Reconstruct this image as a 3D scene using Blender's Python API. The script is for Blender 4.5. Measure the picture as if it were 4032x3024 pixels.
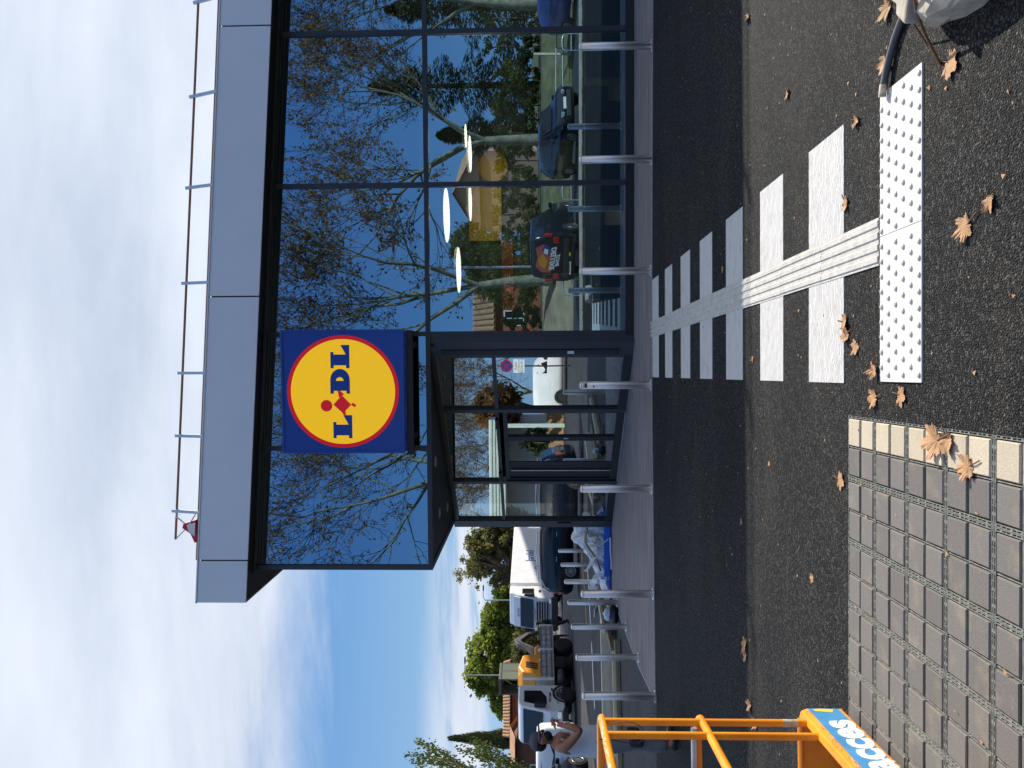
import bpy, bmesh, math, random
from mathutils import Vector, Matrix
random.seed(7)
for o in list(bpy.data.objects): bpy.data.objects.remove(o, do_unlink=True)
S = bpy.context.scene
COL = S.collection
rad = math.radians

# ------------------------------------------------------------------ camera (phone held sideways: world up points to the left of the picture)
CAM_H, YAW, PITCH, ROLL = 1.65, 0.05, 0.032, -0.005
fw = Vector((-math.sin(YAW)*math.cos(PITCH), math.cos(YAW)*math.cos(PITCH), math.sin(PITCH)))
rt = Vector((math.cos(YAW), math.sin(YAW), 0)); up = rt.cross(fw)
rt2 = rt*math.cos(ROLL)+up*math.sin(ROLL); up2 = up*math.cos(ROLL)-rt*math.sin(ROLL)
cd = bpy.data.cameras.new('camera'); cam = bpy.data.objects.new('camera', cd); COL.objects.link(cam)
cm = Matrix((( -up2.x, rt2.x, -fw.x, 0), (-up2.y, rt2.y, -fw.y, 0), (-up2.z, rt2.z, -fw.z, CAM_H), (0,0,0,1)))
cam.matrix_world = cm
cd.sensor_fit = 'HORIZONTAL'; cd.sensor_width = 36; cd.lens = 36*3100/4032
cd.clip_start = .05; cd.clip_end = 3000
S.camera = cam

# ------------------------------------------------------------------ sun, sky, exposure
SUN = Vector((1.1, 1.0, 1.0)).normalized()
SUN_EL = math.asin(SUN.z); SUN_AZ = math.atan2(SUN.x, SUN.y)
sl = bpy.data.lights.new('sun', 'SUN'); sl.energy = 3.5; sl.angle = rad(.53); sl.color = (1, .94, .85)
so = bpy.data.objects.new('sun', sl); COL.objects.link(so)
so.rotation_euler = SUN.to_track_quat('Z', 'Y').to_euler()
S.view_settings.view_transform = 'Standard'; S.view_settings.look = 'None'
S.view_settings.gamma = 1; S.view_settings.use_curve_mapping = False
S.view_settings.exposure = 1.0
cy_ = S.cycles
cy_.max_bounces = 6; cy_.diffuse_bounces = 2; cy_.glossy_bounces = 3; cy_.transmission_bounces = 2; cy_.transparent_max_bounces = 6
cy_.caustics_reflective = False; cy_.caustics_refractive = False; cy_.sample_clamp_indirect = 4.0

W = bpy.data.worlds.new('World'); S.world = W; W.use_nodes = True
nt = W.node_tree; nt.nodes.clear()
def wn(t, **k):
    n = nt.nodes.new(t)
    for a, b in k.items(): setattr(n, a, b)
    return n
def wl(a, b): nt.links.new(a, b)
def wmath(op, a, b=None, c=None):
    n = wn('ShaderNodeMath', operation=op)
    for i, x in enumerate((a, b, c)):
        if x is None: continue
        if isinstance(x, (int, float)): n.inputs[i].default_value = x
        else: wl(x, n.inputs[i])
    return n.outputs[0]
def wstep(x, lo, hi):
    n = wn('ShaderNodeMapRange', interpolation_type='SMOOTHSTEP'); wl(x, n.inputs[0])
    n.inputs[1].default_value = lo; n.inputs[2].default_value = hi
    return n.outputs[0]
tc = wn('ShaderNodeTexCoord'); nrm = wn('ShaderNodeVectorMath', operation='NORMALIZE'); wl(tc.outputs['Generated'], nrm.inputs[0])
sep = wn('ShaderNodeSeparateXYZ'); wl(nrm.outputs[0], sep.inputs[0]); dx, dy, dz = sep.outputs
sky = wn('ShaderNodeTexSky', sky_type='NISHITA', sun_disc=False, sun_elevation=SUN_EL, sun_rotation=SUN_AZ)
sky.air_density = 1.0; sky.dust_density = .05; sky.ozone_density = 2.2
den = wmath('ADD', wmath('MAXIMUM', dz, 0), .22)
comb = wn('ShaderNodeCombineXYZ'); wl(wmath('DIVIDE', dx, den), comb.inputs[0]); wl(wmath('MULTIPLY', wmath('DIVIDE', dy, den), 1.0), comb.inputs[1])
def wnoise(scale, detail, rough, dist, sx=1, sy=1, off=0, rot=0):
    mp = wn('ShaderNodeMapping'); wl(comb.outputs[0], mp.inputs[0]); mp.inputs[3].default_value = (sx, sy, 1); mp.inputs[1].default_value = (off, off*.7, 0); mp.inputs[2].default_value = (0, 0, rot)
    n = wn('ShaderNodeTexNoise'); wl(mp.outputs[0], n.inputs['Vector'])
    n.inputs['Scale'].default_value = scale; n.inputs['Detail'].default_value = detail; n.inputs['Roughness'].default_value = rough; n.inputs['Distortion'].default_value = dist
    return n.outputs[0]
n1 = wnoise(.75, 8, .55, .5, 1, 1.25, 3.0, .5)
n2 = wnoise(2.2, 7, .6, .4, .5, 1.7, 1.3, .7)
n3 = wnoise(.9, 5, .55, .3, .6, 1.6, 8.1, .35)
# cloud deck: covers the half of the sky towards the sun, breaks up low on the horizon, clears low behind; stretched over the unseen zenith to lift the shade
facing = wmath('ADD', wmath('MULTIPLY', dx, .42), wmath('ADD', wmath('MULTIPLY', dy, .82), wmath('MULTIPLY', dz, .45)))
cov = wstep(wmath('ADD', facing, wmath('MULTIPLY', wmath('SUBTRACT', n1, .5), .5)), -.10, .30)
lowc = wstep(wmath('ADD', dz, wmath('MULTIPLY', wmath('SUBTRACT', n2, .5), .16)), .235, .345)
deck = wmath('MULTIPLY', cov, lowc)
band = wmath('MULTIPLY', wmath('MULTIPLY', wstep(dz, .045, .075), wmath('SUBTRACT', 1, wstep(dz, .095, .15))), wmath('MULTIPLY', wstep(n2, .30, .52), wstep(dy, .1, .6)))
wisp = wmath('MULTIPLY', wmath('MULTIPLY', wstep(n3, .52, .72), .55), wstep(dy, -.2, .5))
cl = wmath('MAXIMUM', deck, wmath('MAXIMUM', wmath('MULTIPLY', band, .95), wisp))
cl = wmath('MINIMUM', cl, .97)
shade = wn('ShaderNodeValToRGB'); wl(wmath('ADD', wmath('MULTIPLY', n1, .6), wmath('MULTIPLY', n2, .4)), shade.inputs[0])
shade.color_ramp.elements[0].position = .36; shade.color_ramp.elements[0].color = (.36, .415, .53, 1)
shade.color_ramp.elements[1].position = .60; shade.color_ramp.elements[1].color = (.60, .645, .72, 1)
b1 = wn('ShaderNodeBackground'); hs_ = wn('ShaderNodeHueSaturation'); hs_.inputs['Saturation'].default_value = 1.05; wl(sky.outputs[0], hs_.inputs['Color'])
lowr = wn('ShaderNodeValToRGB'); wl(wmath('MULTIPLY', dz, 3.0), lowr.inputs[0])
lowr.color_ramp.elements[0].position = 0; lowr.color_ramp.elements[0].color = (.40, .62, .84, 1); lowr.color_ramp.elements[1].position = .95; lowr.color_ramp.elements[1].color = (.12, .33, .71, 1)
lowb = wn('ShaderNodeValToRGB'); wl(wmath('MULTIPLY', dz, 3.0), lowb.inputs[0]); lowb.color_ramp.elements[0].color = (.28, .53, .87, 1); lowb.color_ramp.elements[1].position = .95; lowb.color_ramp.elements[1].color = (.115, .28, .69, 1)
lowx = wn('ShaderNodeMix', data_type='RGBA'); wl(wstep(dy, -.5, .5), lowx.inputs[0]); wl(lowb.outputs[0], lowx.inputs[6]); wl(lowr.outputs[0], lowx.inputs[7])
lows = wn('ShaderNodeVectorMath', operation='SCALE'); wl(lowx.outputs[2], lows.inputs[0]); lows.inputs['Scale'].default_value = 3.3
hz = wn('ShaderNodeMix', data_type='RGBA'); wl(wmath('SUBTRACT', 1, wstep(dz, .22, .62)), hz.inputs[0]); wl(hs_.outputs[0], hz.inputs[6]); wl(lows.outputs[0], hz.inputs[7])
wl(hz.outputs[2], b1.inputs[0]); b1.inputs[1].default_value = .15
b2 = wn('ShaderNodeBackground'); wl(shade.outputs[0], b2.inputs[0]); b2.inputs[1].default_value = .71
mx = wn('ShaderNodeMixShader'); wl(cl, mx.inputs[0]); wl(b1.outputs[0], mx.inputs[1]); wl(b2.outputs[0], mx.inputs[2])
wo = wn('ShaderNodeOutputWorld'); wl(mx.outputs[0], wo.inputs[0])

# ------------------------------------------------------------------ helpers
class MB:
    """collects shapes; build() links them as ONE mesh object"""
    def __init__(s): s.v = []; s.f = []; s.s = []
    def add(s, vs, fs, smooth=False):
        b = len(s.v); s.v += [tuple(v) for v in vs]
        for f in fs: s.f.append([i+b for i in f]); s.s.append(smooth)
        return s
    def box(s, x0, x1, y0, y1, z0, z1):
        return s.add([(x0,y0,z0),(x1,y0,z0),(x1,y1,z0),(x0,y1,z0),(x0,y0,z1),(x1,y0,z1),(x1,y1,z1),(x0,y1,z1)],
                     [(0,3,2,1),(4,5,6,7),(0,1,5,4),(1,2,6,5),(2,3,7,6),(3,0,4,7)])
    def bar(s, p, q, w, h, upv=(0,0,1)):
        """box from p to q, w wide, h along up"""
        p = Vector(p); q = Vector(q); d = (q-p).normalized(); u = Vector(upv)
        a = d.cross(u)
        if a.length < 1e-4: a = d.cross(Vector((1,0,0)))
        a.normalize(); u = a.cross(d).normalized(); a *= w/2; u *= h/2
        vs = [p-a-u, p+a-u, p+a+u, p-a+u, q-a-u, q+a-u, q+a+u, q-a+u]
        return s.add(vs, [(0,1,2,3),(7,6,5,4),(0,4,5,1),(1,5,6,2),(2,6,7,3),(3,7,4,0)])
    def tube(s, pts, r, n=8, cap=True, smooth=True):
        pts = [Vector(p) for p in pts]; rs = r if isinstance(r, (list, tuple)) else [r]*len(pts)
        vs = []; fs = []; prev = None
        for i, p in enumerate(pts):
            d = (pts[min(i+1, len(pts)-1)]-pts[max(i-1, 0)]).normalized()
            if prev is None:
                a = d.cross(Vector((0,0,1)))
                if a.length < .02: a = d.cross(Vector((1,0,0)))
            else: a = prev-d*prev.dot(d)
            if a.length < 1e-6: a = d.orthogonal()
            a.normalize(); prev = a; b = d.cross(a)
            for k in range(n):
                t = 2*math.pi*k/n; vs.append(p+(a*math.cos(t)+b*math.sin(t))*rs[i])
        for i in range(len(pts)-1):
            for k in range(n): fs.append((i*n+k, i*n+(k+1)%n, (i+1)*n+(k+1)%n, (i+1)*n+k))
        s.add(vs, fs, smooth)
        if cap:
            m = len(pts)-1
            s.add(vs[:n], [tuple(reversed(range(n)))]); s.add(vs[m*n:], [tuple(range(n))])
        return s
    def lathe(s, prof, n=16, o=(0,0,0), axis='z', smooth=True):
        vs = []; fs = []
        for r, h in prof:
            for k in range(n):
                t = 2*math.pi*k/n; c, d = r*math.cos(t), r*math.sin(t)
                v = (c, d, h) if axis == 'z' else ((c, h, d) if axis == 'y' else (h, c, d))
                vs.append((v[0]+o[0], v[1]+o[1], v[2]+o[2]))
        for i in range(len(prof)-1):
            for k in range(n): fs.append((i*n+k, i*n+(k+1)%n, (i+1)*n+(k+1)%n, (i+1)*n+k))
        fs.append(tuple(reversed(range(n)))); fs.append(tuple(range((len(prof)-1)*n, len(prof)*n)))
        return s.add(vs, fs, smooth)
    def prism(s, poly, fn, t0, t1):
        """2-d polygon extruded; fn(u, v, t) -> point"""
        n = len(poly)
        vs = [fn(u, v, t0) for u, v in poly]+[fn(u, v, t1) for u, v in poly]
        fs = [tuple(range(n)), tuple(reversed(range(n, 2*n)))]+[(i+n, (i+1) % n+n, (i+1) % n, i) for i in range(n)]
        return s.add(vs, fs)
    def xform(s, M):
        s.v = [tuple(M @ Vector(v)) for v in s.v]; return s
    def build(s, name, m, parent=None, bevel=0, loc=None, recalc=True):
        me = bpy.data.meshes.new(name); me.from_pydata(s.v, [], s.f)
        me.polygons.foreach_set('use_smooth', s.s)
        if recalc:
            bm = bmesh.new(); bm.from_mesh(me); bmesh.ops.recalc_face_normals(bm, faces=bm.faces[:]); bm.to_mesh(me); bm.free()
        me.materials.append(m)
        o = bpy.data.objects.new(name, me); COL.objects.link(o)
        if parent: o.parent = parent
        if loc: o.location = loc
        if bevel:
            b = o.modifiers.new('bevel', 'BEVEL'); b.width = bevel; b.segments = 2; b.limit_method = 'ANGLE'; b.angle_limit = rad(35)
        return o
def share(src, parent=None, loc=None, rot=None, scale=None):
    o = src.copy(); COL.objects.link(o); o.parent = parent
    if loc: o.location = loc
    if rot: o.rotation_euler = rot
    if scale: o.scale = scale
    return o
def tag(o, label=None, cat=None, group=None, kind=None):
    if label: o['label'] = label
    if cat: o['category'] = cat
    if group: o['group'] = group
    if kind: o['kind'] = kind
    return o
def thing(name, label, cat, loc=(0,0,0), rz=0, group=None):
    o = bpy.data.objects.new(name, None); COL.objects.link(o); o.location = loc; o.rotation_euler = (0,0,rz); o.empty_display_size = .1
    return tag(o, label, cat, group)
def copy_tree(o, parent=None):
    c = o.copy(); COL.objects.link(c); c.parent = parent
    for ch in list(o.children): copy_tree(ch, c)
    return c
def text_verts(txt, size, extr=.002, sx=1.0, shear=0, bold=0):
    cu = bpy.data.curves.new('t', 'FONT'); cu.body = txt; cu.size = size; cu.extrude = extr; cu.align_x = 'CENTER'; cu.align_y = 'CENTER'; cu.shear = shear; cu.offset = bold; cu.resolution_u = 3
    o = bpy.data.objects.new('t', cu); COL.objects.link(o)
    dg = bpy.context.evaluated_depsgraph_get(); me = bpy.data.meshes.new_from_object(o.evaluated_get(dg))
    vs = [(v.co.x*sx, v.co.y, v.co.z) for v in me.vertices]; fs = [tuple(p.vertices) for p in me.polygons]
    bpy.data.objects.remove(o); bpy.data.meshes.remove(me); bpy.data.curves.remove(cu)
    return vs, fs
def text(name, txt, size, origin, ux, uy, m, parent=None, sx=1.0, extr=.002, shear=0, bold=0):
    """flat lettering: ux = reading direction, uy = letter up"""
    vs, fs = text_verts(txt, size, extr, sx, shear, bold); ux = Vector(ux).normalized(); uy = Vector(uy).normalized(); n = ux.cross(uy); o = Vector(origin)
    mb = MB(); mb.add([o+ux*v[0]+uy*v[1]+n*v[2] for v in vs], fs)
    return mb.build(name, m, parent)

# ------------------------------------------------------------------ materials
MT = {}
def mat(name, col, rough=.6, metal=0, var=0, vscale=6, bump=0, bscale=40, spec=.5, coat=0, stretch=None, col2=None, emit=None, detail=6, vmin=.35, vmax=.65):
    m = bpy.data.materials.new(name); m.use_nodes = True; t = m.node_tree; p = t.nodes['Principled BSDF']
    p.inputs['Base Color'].default_value = (*col, 1); p.inputs['Roughness'].default_value = rough; p.inputs['Metallic'].default_value = metal
    p.inputs['Specular IOR Level'].default_value = spec; p.inputs['Coat Weight'].default_value = coat
    if emit: p.inputs['Emission Color'].default_value = (*emit[0], 1); p.inputs['Emission Strength'].default_value = emit[1]
    if var or bump or col2:
        c = t.nodes.new('ShaderNodeTexCoord'); mp = t.nodes.new('ShaderNodeMapping'); t.links.new(c.outputs['Object'], mp.inputs[0])
        if stretch: mp.inputs[3].default_value = stretch
    if var or col2:
        n = t.nodes.new('ShaderNodeTexNoise'); t.links.new(mp.outputs[0], n.inputs['Vector']); n.inputs['Scale'].default_value = vscale; n.inputs['Detail'].default_value = detail; n.inputs['Roughness'].default_value = .62
        r = t.nodes.new('ShaderNodeValToRGB'); t.links.new(n.outputs[0], r.inputs[0])
        lo = tuple(x*(1-var) for x in col) if not col2 else col; hi = tuple(min(1, x*(1+var)) for x in col) if not col2 else col2
        r.color_ramp.elements[0].position = vmin; r.color_ramp.elements[1].position = vmax
        r.color_ramp.elements[0].color = (*lo, 1); r.color_ramp.elements[1].color = (*hi, 1)
        t.links.new(r.outputs[0], p.inputs['Base Color'])
    if bump:
        n2 = t.nodes.new('ShaderNodeTexNoise'); t.links.new(mp.outputs[0], n2.inputs['Vector']); n2.inputs['Scale'].default_value = bscale; n2.inputs['Detail'].default_value = 4
        b = t.nodes.new('ShaderNodeBump'); b.inputs['Strength'].default_value = bump; b.inputs['Distance'].default_value = .01
        t.links.new(n2.outputs[0], b.inputs['Height']); t.links.new(b.outputs[0], p.inputs['Normal'])
    MT[name] = m
    return m
def nodes_of(m): t = m.node_tree; return t, t.nodes['Principled BSDF']

def asphalt(name, dark, light, vs, bump, patch=(.16, 1.35), streak=0):
    m = mat(name, dark, .8, spec=.22); t, p = nodes_of(m); N = t.nodes.new; L = t.links.new
    c = N('ShaderNodeTexCoord')
    v = N('ShaderNodeTexVoronoi'); v.inputs['Scale'].default_value = vs; v.inputs['Randomness'].default_value = 1
    nz = N('ShaderNodeTexNoise'); nz.inputs['Scale'].default_value = vs*.35; nz.inputs['Detail'].default_value = 2
    L(c.outputs['Object'], nz.inputs['Vector'])
    ad = N('ShaderNodeVectorMath'); ad.operation = 'MULTIPLY_ADD'; L(nz.outputs['Color'], ad.inputs[0]); ad.inputs[1].default_value = (.006, .006, .006); L(c.outputs['Object'], ad.inputs[2])
    L(ad.outputs[0], v.inputs['Vector'])
    sepc = N('ShaderNodeSeparateColor'); L(v.outputs['Color'], sepc.inputs[0])
    r = N('ShaderNodeValToRGB'); L(sepc.outputs[0], r.inputs[0])
    e = r.color_ramp.elements; e[0].position = 0; e[0].color = (*[x*.3 for x in dark], 1); e[1].position = 1; e[1].color = (*light, 1)
    k = r.color_ramp.elements.new(.62); k.color = (*dark, 1)
    k = r.color_ramp.elements.new(.93); k.color = (*[(a+b)/2 for a, b in zip(dark, light)], 1)
    big = N('ShaderNodeTexNoise'); big.inputs['Scale'].default_value = .55; big.inputs['Detail'].default_value = 7; big.inputs['Roughness'].default_value = .62
    mp = N('ShaderNodeMapping'); L(c.outputs['Object'], mp.inputs[0]); mp.inputs[3].default_value = (.55, 1.5, 1) if streak else (1, 1, 1); L(mp.outputs[0], big.inputs['Vector'])
    mr = N('ShaderNodeMapRange'); L(big.outputs[0], mr.inputs[0]); mr.inputs[1].default_value = .3; mr.inputs[2].default_value = .7; mr.inputs[3].default_value = 1-patch[0]*2; mr.inputs[4].default_value = patch[1]
    mul = N('ShaderNodeVectorMath'); mul.operation = 'SCALE'; L(r.outputs[0], mul.inputs[0]); L(mr.outputs[0], mul.inputs['Scale'])
    # brown dust lying in patches
    du = N('ShaderNodeTexNoise'); du.inputs['Scale'].default_value = 1.1; du.inputs['Detail'].default_value = 9; du.inputs['Roughness'].default_value = .7
    L(mp.outputs[0], du.inputs['Vector'])
    dm = N('ShaderNodeMapRange'); L(du.outputs[0], dm.inputs[0]); dm.inputs[1].default_value = .5; dm.inputs[2].default_value = .8; dm.inputs[4].default_value = .55
    mx = N('ShaderNodeMix'); mx.data_type = 'RGBA'; L(dm.outputs[0], mx.inputs[0]); L(mul.outputs[0], mx.inputs[6]); mx.inputs[7].default_value = (.062, .050, .034, 1)
    L(mx.outputs[2], p.inputs['Base Color'])
    bp = N('ShaderNodeBump'); bp.inputs['Strength'].default_value = bump; bp.inputs['Distance'].default_value = .02
    hh = N('ShaderNodeMath'); hh.operation = 'MULTIPLY_ADD'; L(v.outputs['Distance'], hh.inputs[0]); hh.inputs[1].default_value = -vs*.006; L(sepc.outputs[1], hh.inputs[2])
    L(hh.outputs[0], bp.inputs['Height']); L(bp.outputs[0], p.inputs['Normal'])
    return m
asphalt('asphalt', (.0140, .0137, .0135), (.125, .12, .112), 108, 1.0, streak=1)
asphalt('street_asphalt', (.060, .060, .064), (.14, .14, .14), 70, .4, streak=1)
mat('pavement', (.15, .122, .118), .8, var=.0, col2=(.30, .265, .262), vscale=2.6, stretch=(.35, 2.6, 1), bump=.35, bscale=60, detail=10, vmin=.3, vmax=.72)
mat('kerb_edge', (.33, .32, .32), .7, var=.2, vscale=12)
def paint(name, col, wave):
    m = mat(name, col, .62, var=0); t, p = nodes_of(m); N = t.nodes.new; L = t.links.new
    c = N('ShaderNodeTexCoord'); nz = N('ShaderNodeTexNoise'); nz.inputs['Scale'].default_value = 4.5; nz.inputs['Detail'].default_value = 1.0; L(c.outputs['Object'], nz.inputs['Vector'])
    wv = N('ShaderNodeTexWave'); wv.wave_type = 'RINGS'; wv.inputs['Scale'].default_value = 16; wv.inputs['Distortion'].default_value = 9; wv.inputs['Detail'].default_value = 1; wv.inputs['Detail Scale'].default_value = .8; L(c.outputs['Object'], wv.inputs['Vector'])
    b = N('ShaderNodeBump'); b.inputs['Strength'].default_value = wave; b.inputs['Distance'].default_value = .006; L(wv.outputs[0], b.inputs['Height']); L(b.outputs[0], p.inputs['Normal'])
    d = N('ShaderNodeTexNoise'); d.inputs['Scale'].default_value = 7; d.inputs['Detail'].default_value = 10; d.inputs['Roughness'].default_value = .75; L(c.outputs['Object'], d.inputs['Vector'])
    r = N('ShaderNodeValToRGB'); L(d.outputs[0], r.inputs[0]); r.color_ramp.elements[0].position = .25; r.color_ramp.elements[0].color = (*[x*.72 for x in col], 1); r.color_ramp.elements[1].position = .5; r.color_ramp.elements[1].color = (*col, 1)
    L(r.outputs[0], p.inputs['Base Color'])
    return m
paint('road_paint', (.60, .585, .56), .8)
mat('tactile', (.64, .62, .585), .5, var=.05, vscale=9, bump=.1, bscale=90)
mat('guide', (.53, .505, .46), .6, var=.14, vscale=14, bump=.5, bscale=260)
mat('dot', (.50, .48, .46), .5)  # darker than the pad: shading of the domes is put into the colour
def paver(name, col):
    m = mat(name, col, .85); t, p = nodes_of(m); N = t.nodes.new; L = t.links.new
    c = N('ShaderNodeTexCoord'); oi = N('ShaderNodeObjectInfo'); ad = N('ShaderNodeVectorMath'); ad.operation = 'ADD'
    L(c.outputs['Object'], ad.inputs[0]); L(oi.outputs['Location'], ad.inputs[1])
    n = N('ShaderNodeTexNoise'); n.inputs['Scale'].default_value = 150; n.inputs['Detail'].default_value = 4; n.inputs['Roughness'].default_value = .7; L(ad.outputs[0], n.inputs['Vector'])
    b = N('ShaderNodeTexNoise'); b.inputs['Scale'].default_value = 5; b.inputs['Detail'].default_value = 8; b.inputs['Roughness'].default_value = .68; L(ad.outputs[0], b.inputs['Vector'])
    s1 = N('ShaderNodeMapRange'); L(n.outputs[0], s1.inputs[0]); s1.inputs[1].default_value = .3; s1.inputs[2].default_value = .7; s1.inputs[3].default_value = .78; s1.inputs[4].default_value = 1.2
    s2 = N('ShaderNodeMapRange'); L(oi.outputs['Random'], s2.inputs[0]); s2.inputs[3].default_value = .86; s2.inputs[4].default_value = 1.10
    mm = N('ShaderNodeMath'); mm.operation = 'MULTIPLY'; L(s1.outputs[0], mm.inputs[0]); L(s2.outputs[0], mm.inputs[1])
    sc = N('ShaderNodeVectorMath'); sc.operation = 'SCALE'; sc.inputs[0].default_value = col; L(mm.outputs[0], sc.inputs['Scale'])
    dm = N('ShaderNodeMapRange'); L(b.outputs[0], dm.inputs[0]); dm.inputs[1].default_value = .53; dm.inputs[2].default_value = .78; dm.inputs[4].default_value = .6
    mx = N('ShaderNodeMix'); mx.data_type = 'RGBA'; L(dm.outputs[0], mx.inputs[0]); L(sc.outputs[0], mx.inputs[6]); mx.inputs[7].default_value = (.33, .27, .17, 1); L(mx.outputs[2], p.inputs['Base Color'])
    bp = N('ShaderNodeBump'); bp.inputs['Strength'].default_value = .35; bp.inputs['Distance'].default_value = .004; L(n.outputs[0], bp.inputs['Height']); L(bp.outputs[0], p.inputs['Normal'])
    return m
paver('paver_grey', (.148, .136, .124)); paver('paver_cream', (.50, .425, .315))
mat('grid_plastic', (.19, .195, .17), .7, var=.4, vscale=40)
mat('bed', (.012, .012, .012), .95)
mat('steel', (.82, .73, .66), .42, 1, var=.06, vscale=30, stretch=(1, 1, .05)); t_, p_ = nodes_of(MT['steel']); p_.inputs['Anisotropic'].default_value = .85; p_.inputs['Anisotropic Rotation'].default_value = .25
tg_ = t_.nodes.new('ShaderNodeTangent'); tg_.direction_type = 'RADIAL'; tg_.axis = 'Z'; t_.links.new(tg_.outputs[0], p_.inputs['Tangent'])
mat('steel_cap', (.78, .77, .76), .45, .8)
mat('dark', (.012, .012, .014), .55)
mat('anthracite', (.035, .038, .046), .42, var=.1, vscale=3)
mat('soffit', (.014, .015, .017), .5)
mat('fascia', (.77, .765, .77), .45, .15, var=.025, vscale=1.2)
mat('joint', (.01, .01, .012), .8)
mat('rail_grey', (.62, .64, .66), .4, .6)
mat('rail_brown', (.33, .17, .11), .5, .1)
mat('white', (.80, .80, .79), .45, var=.03, vscale=2)
mat('truck_white', (.82, .82, .81), .35, var=.05, vscale=1.5, coat=.3)
mat('black_paint', (.006, .008, .014), .12, coat=1)
mat('blue_black_paint', (.006, .008, .016), .2, spec=.4, coat=.35)
mat('blue_paint', (.02, .07, .35), .2, coat=.8)
mat('tyre', (.016, .016, .016), .85, bump=.2, bscale=60)
mat('rim', (.45, .45, .46), .3, .9)
mat('chrome', (.75, .76, .78), .12, 1)
mat('car_glass', (.010, .014, .016), .04, spec=.45)
mat('red_lamp', (.45, .012, .018), .12, coat=.8)
mat('clear_lamp', (.7, .72, .75), .08, .4, coat=.8)
mat('plate', (.72, .72, .68), .5)
mat('rubber', (.02, .02, .021), .7)
mat('orange_paint', (.88, .33, .010), .42, var=.0, col2=(.76, .24, .008), vscale=5, coat=.12)
mat('scrape', (.52, .42, .30), .6, var=.3, vscale=30)
mat('galvanised', (.45, .46, .46), .4, .7, var=.15, vscale=8)
mat('sticker_blue', (.07, .27, .52), .4, var=.12, vscale=12)
mat('sticker_white', (.82, .82, .80), .4)
mat('sticker_yellow', (.85, .58, .05), .45)
mat('concrete', (.42, .37, .29), .9, var=.3, vscale=9, bump=.7, bscale=22)
mat('hose', (.075, .075, .085), .55)
mat('twig', (.16, .075, .03), .8)
mat('leaf_dry', (.36, .19, .085), .75, var=.0, col2=(.50, .29, .14), vscale=14, bump=.35, bscale=40)
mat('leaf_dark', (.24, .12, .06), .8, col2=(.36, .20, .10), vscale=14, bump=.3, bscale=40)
mat('bark_plane', (.10, .10, .07), .9, col2=(.28, .265, .19), vscale=3.2, bump=.3, bscale=9)
mat('bark', (.11, .085, .06), .9, var=.4, vscale=6, bump=.5, bscale=14)
mat('leaf_brown', (.11, .055, .018), .8, col2=(.24, .13, .038), vscale=.8)
mat('leaf_yellow', (.36, .25, .03), .8, col2=(.50, .36, .05), vscale=.6)
mat('leaf_green', (.055, .085, .014), .7, col2=(.16, .19, .03), vscale=.45)
mat('leaf_pine', (.08, .12, .014), .7, col2=(.24, .27, .035), vscale=.55)
mat('leaf_dark_green', (.018, .036, .010), .75, col2=(.05, .075, .018), vscale=.5)
mat('leaf_olive', (.07, .08, .02), .75, col2=(.15, .14, .04), vscale=.5)
mat('terracotta', (.34, .10, .045), .8, var=.1, vscale=2)
mat('pink_render', (.48, .27, .20), .85, var=.08, vscale=1)
mat('brown_wall', (.15, .065, .045), .85, var=.15, vscale=1)
mat('tile', (.42, .23, .12), .85, var=.3, vscale=3)
mat('tan_wall', (.40, .24, .11), .9, var=.2, vscale=.7, bump=.4, bscale=4)
mat('grass', (.075, .085, .035), .95, col2=(.19, .17, .085), vscale=1.4, bump=1, bscale=12, detail=10)
mat('dirt', (.20, .15, .09), .95, col2=(.34, .27, .17), vscale=1.1, bump=.6, bscale=8)
mat('kerb_concrete', (.36, .35, .32), .85, var=.15, vscale=3)
mat('galv_rail', (.5, .52, .53), .4, .7)
mat('wood', (.62, .51, .34), .7, col2=(.78, .68, .49), vscale=5, stretch=(.2, 3, 3))
mat('wood_dark', (.24, .165, .09), .8, col2=(.38, .28, .16), vscale=5, stretch=(.2, 3, 3))
mat('blue_plastic', (.02, .13, .60), .4, var=.1, vscale=3)
mat('excavator_yellow', (.72, .28, .010), .4, coat=.3, var=.06, vscale=4)
mat('excavator_grey', (.09, .09, .09), .6, var=.3, vscale=8)
mat('pale_orange', (.62, .20, .09), .6)
mat('bed_grey', (.50, .51, .51), .55, .3, var=.18, vscale=5)
mat('tan', (.46, .33, .20), .7)
mat('board', (.75, .66, .42), .6, var=.06, vscale=2)
mat('skin', (.31, .135, .072), .55, var=.12, vscale=9, spec=.4)
mat('hair', (.014, .011, .009), .8)
mat('cap', (.085, .078, .085), .85, var=.12, vscale=12)
mat('tank_top', (.66, .655, .66), .85, var=.07, vscale=7, bump=.5, bscale=11)
mat('trousers', (.17, .17, .175), .85, var=.12, vscale=6, bump=.5, bscale=9)
mat('trousers_dark', (.03, .03, .032), .85)
mat('work_brown', (.09, .055, .035), .85, var=.2, vscale=8)
mat('work_teal', (.01, .14, .13), .8)
mat('work_dark', (.02, .022, .026), .8)
mat('red', (.55, .02, .02), .5)
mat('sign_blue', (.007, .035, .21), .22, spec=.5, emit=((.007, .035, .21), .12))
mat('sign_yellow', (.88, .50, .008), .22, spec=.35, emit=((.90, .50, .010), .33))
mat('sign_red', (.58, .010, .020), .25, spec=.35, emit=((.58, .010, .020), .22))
mat('tinted_pane', (.16, .20, .15), .1, spec=.8)
mat('lamp_on', (.9, .9, .85), .5, emit=((1, .95, .80), 3.0))
mat('int_yellow', (.80, .46, .02), .5)
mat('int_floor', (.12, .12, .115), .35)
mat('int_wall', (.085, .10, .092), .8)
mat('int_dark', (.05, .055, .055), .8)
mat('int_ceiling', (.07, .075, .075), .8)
mat('road_line', (.66, .66, .66), .7, var=.2, vscale=5)
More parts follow.
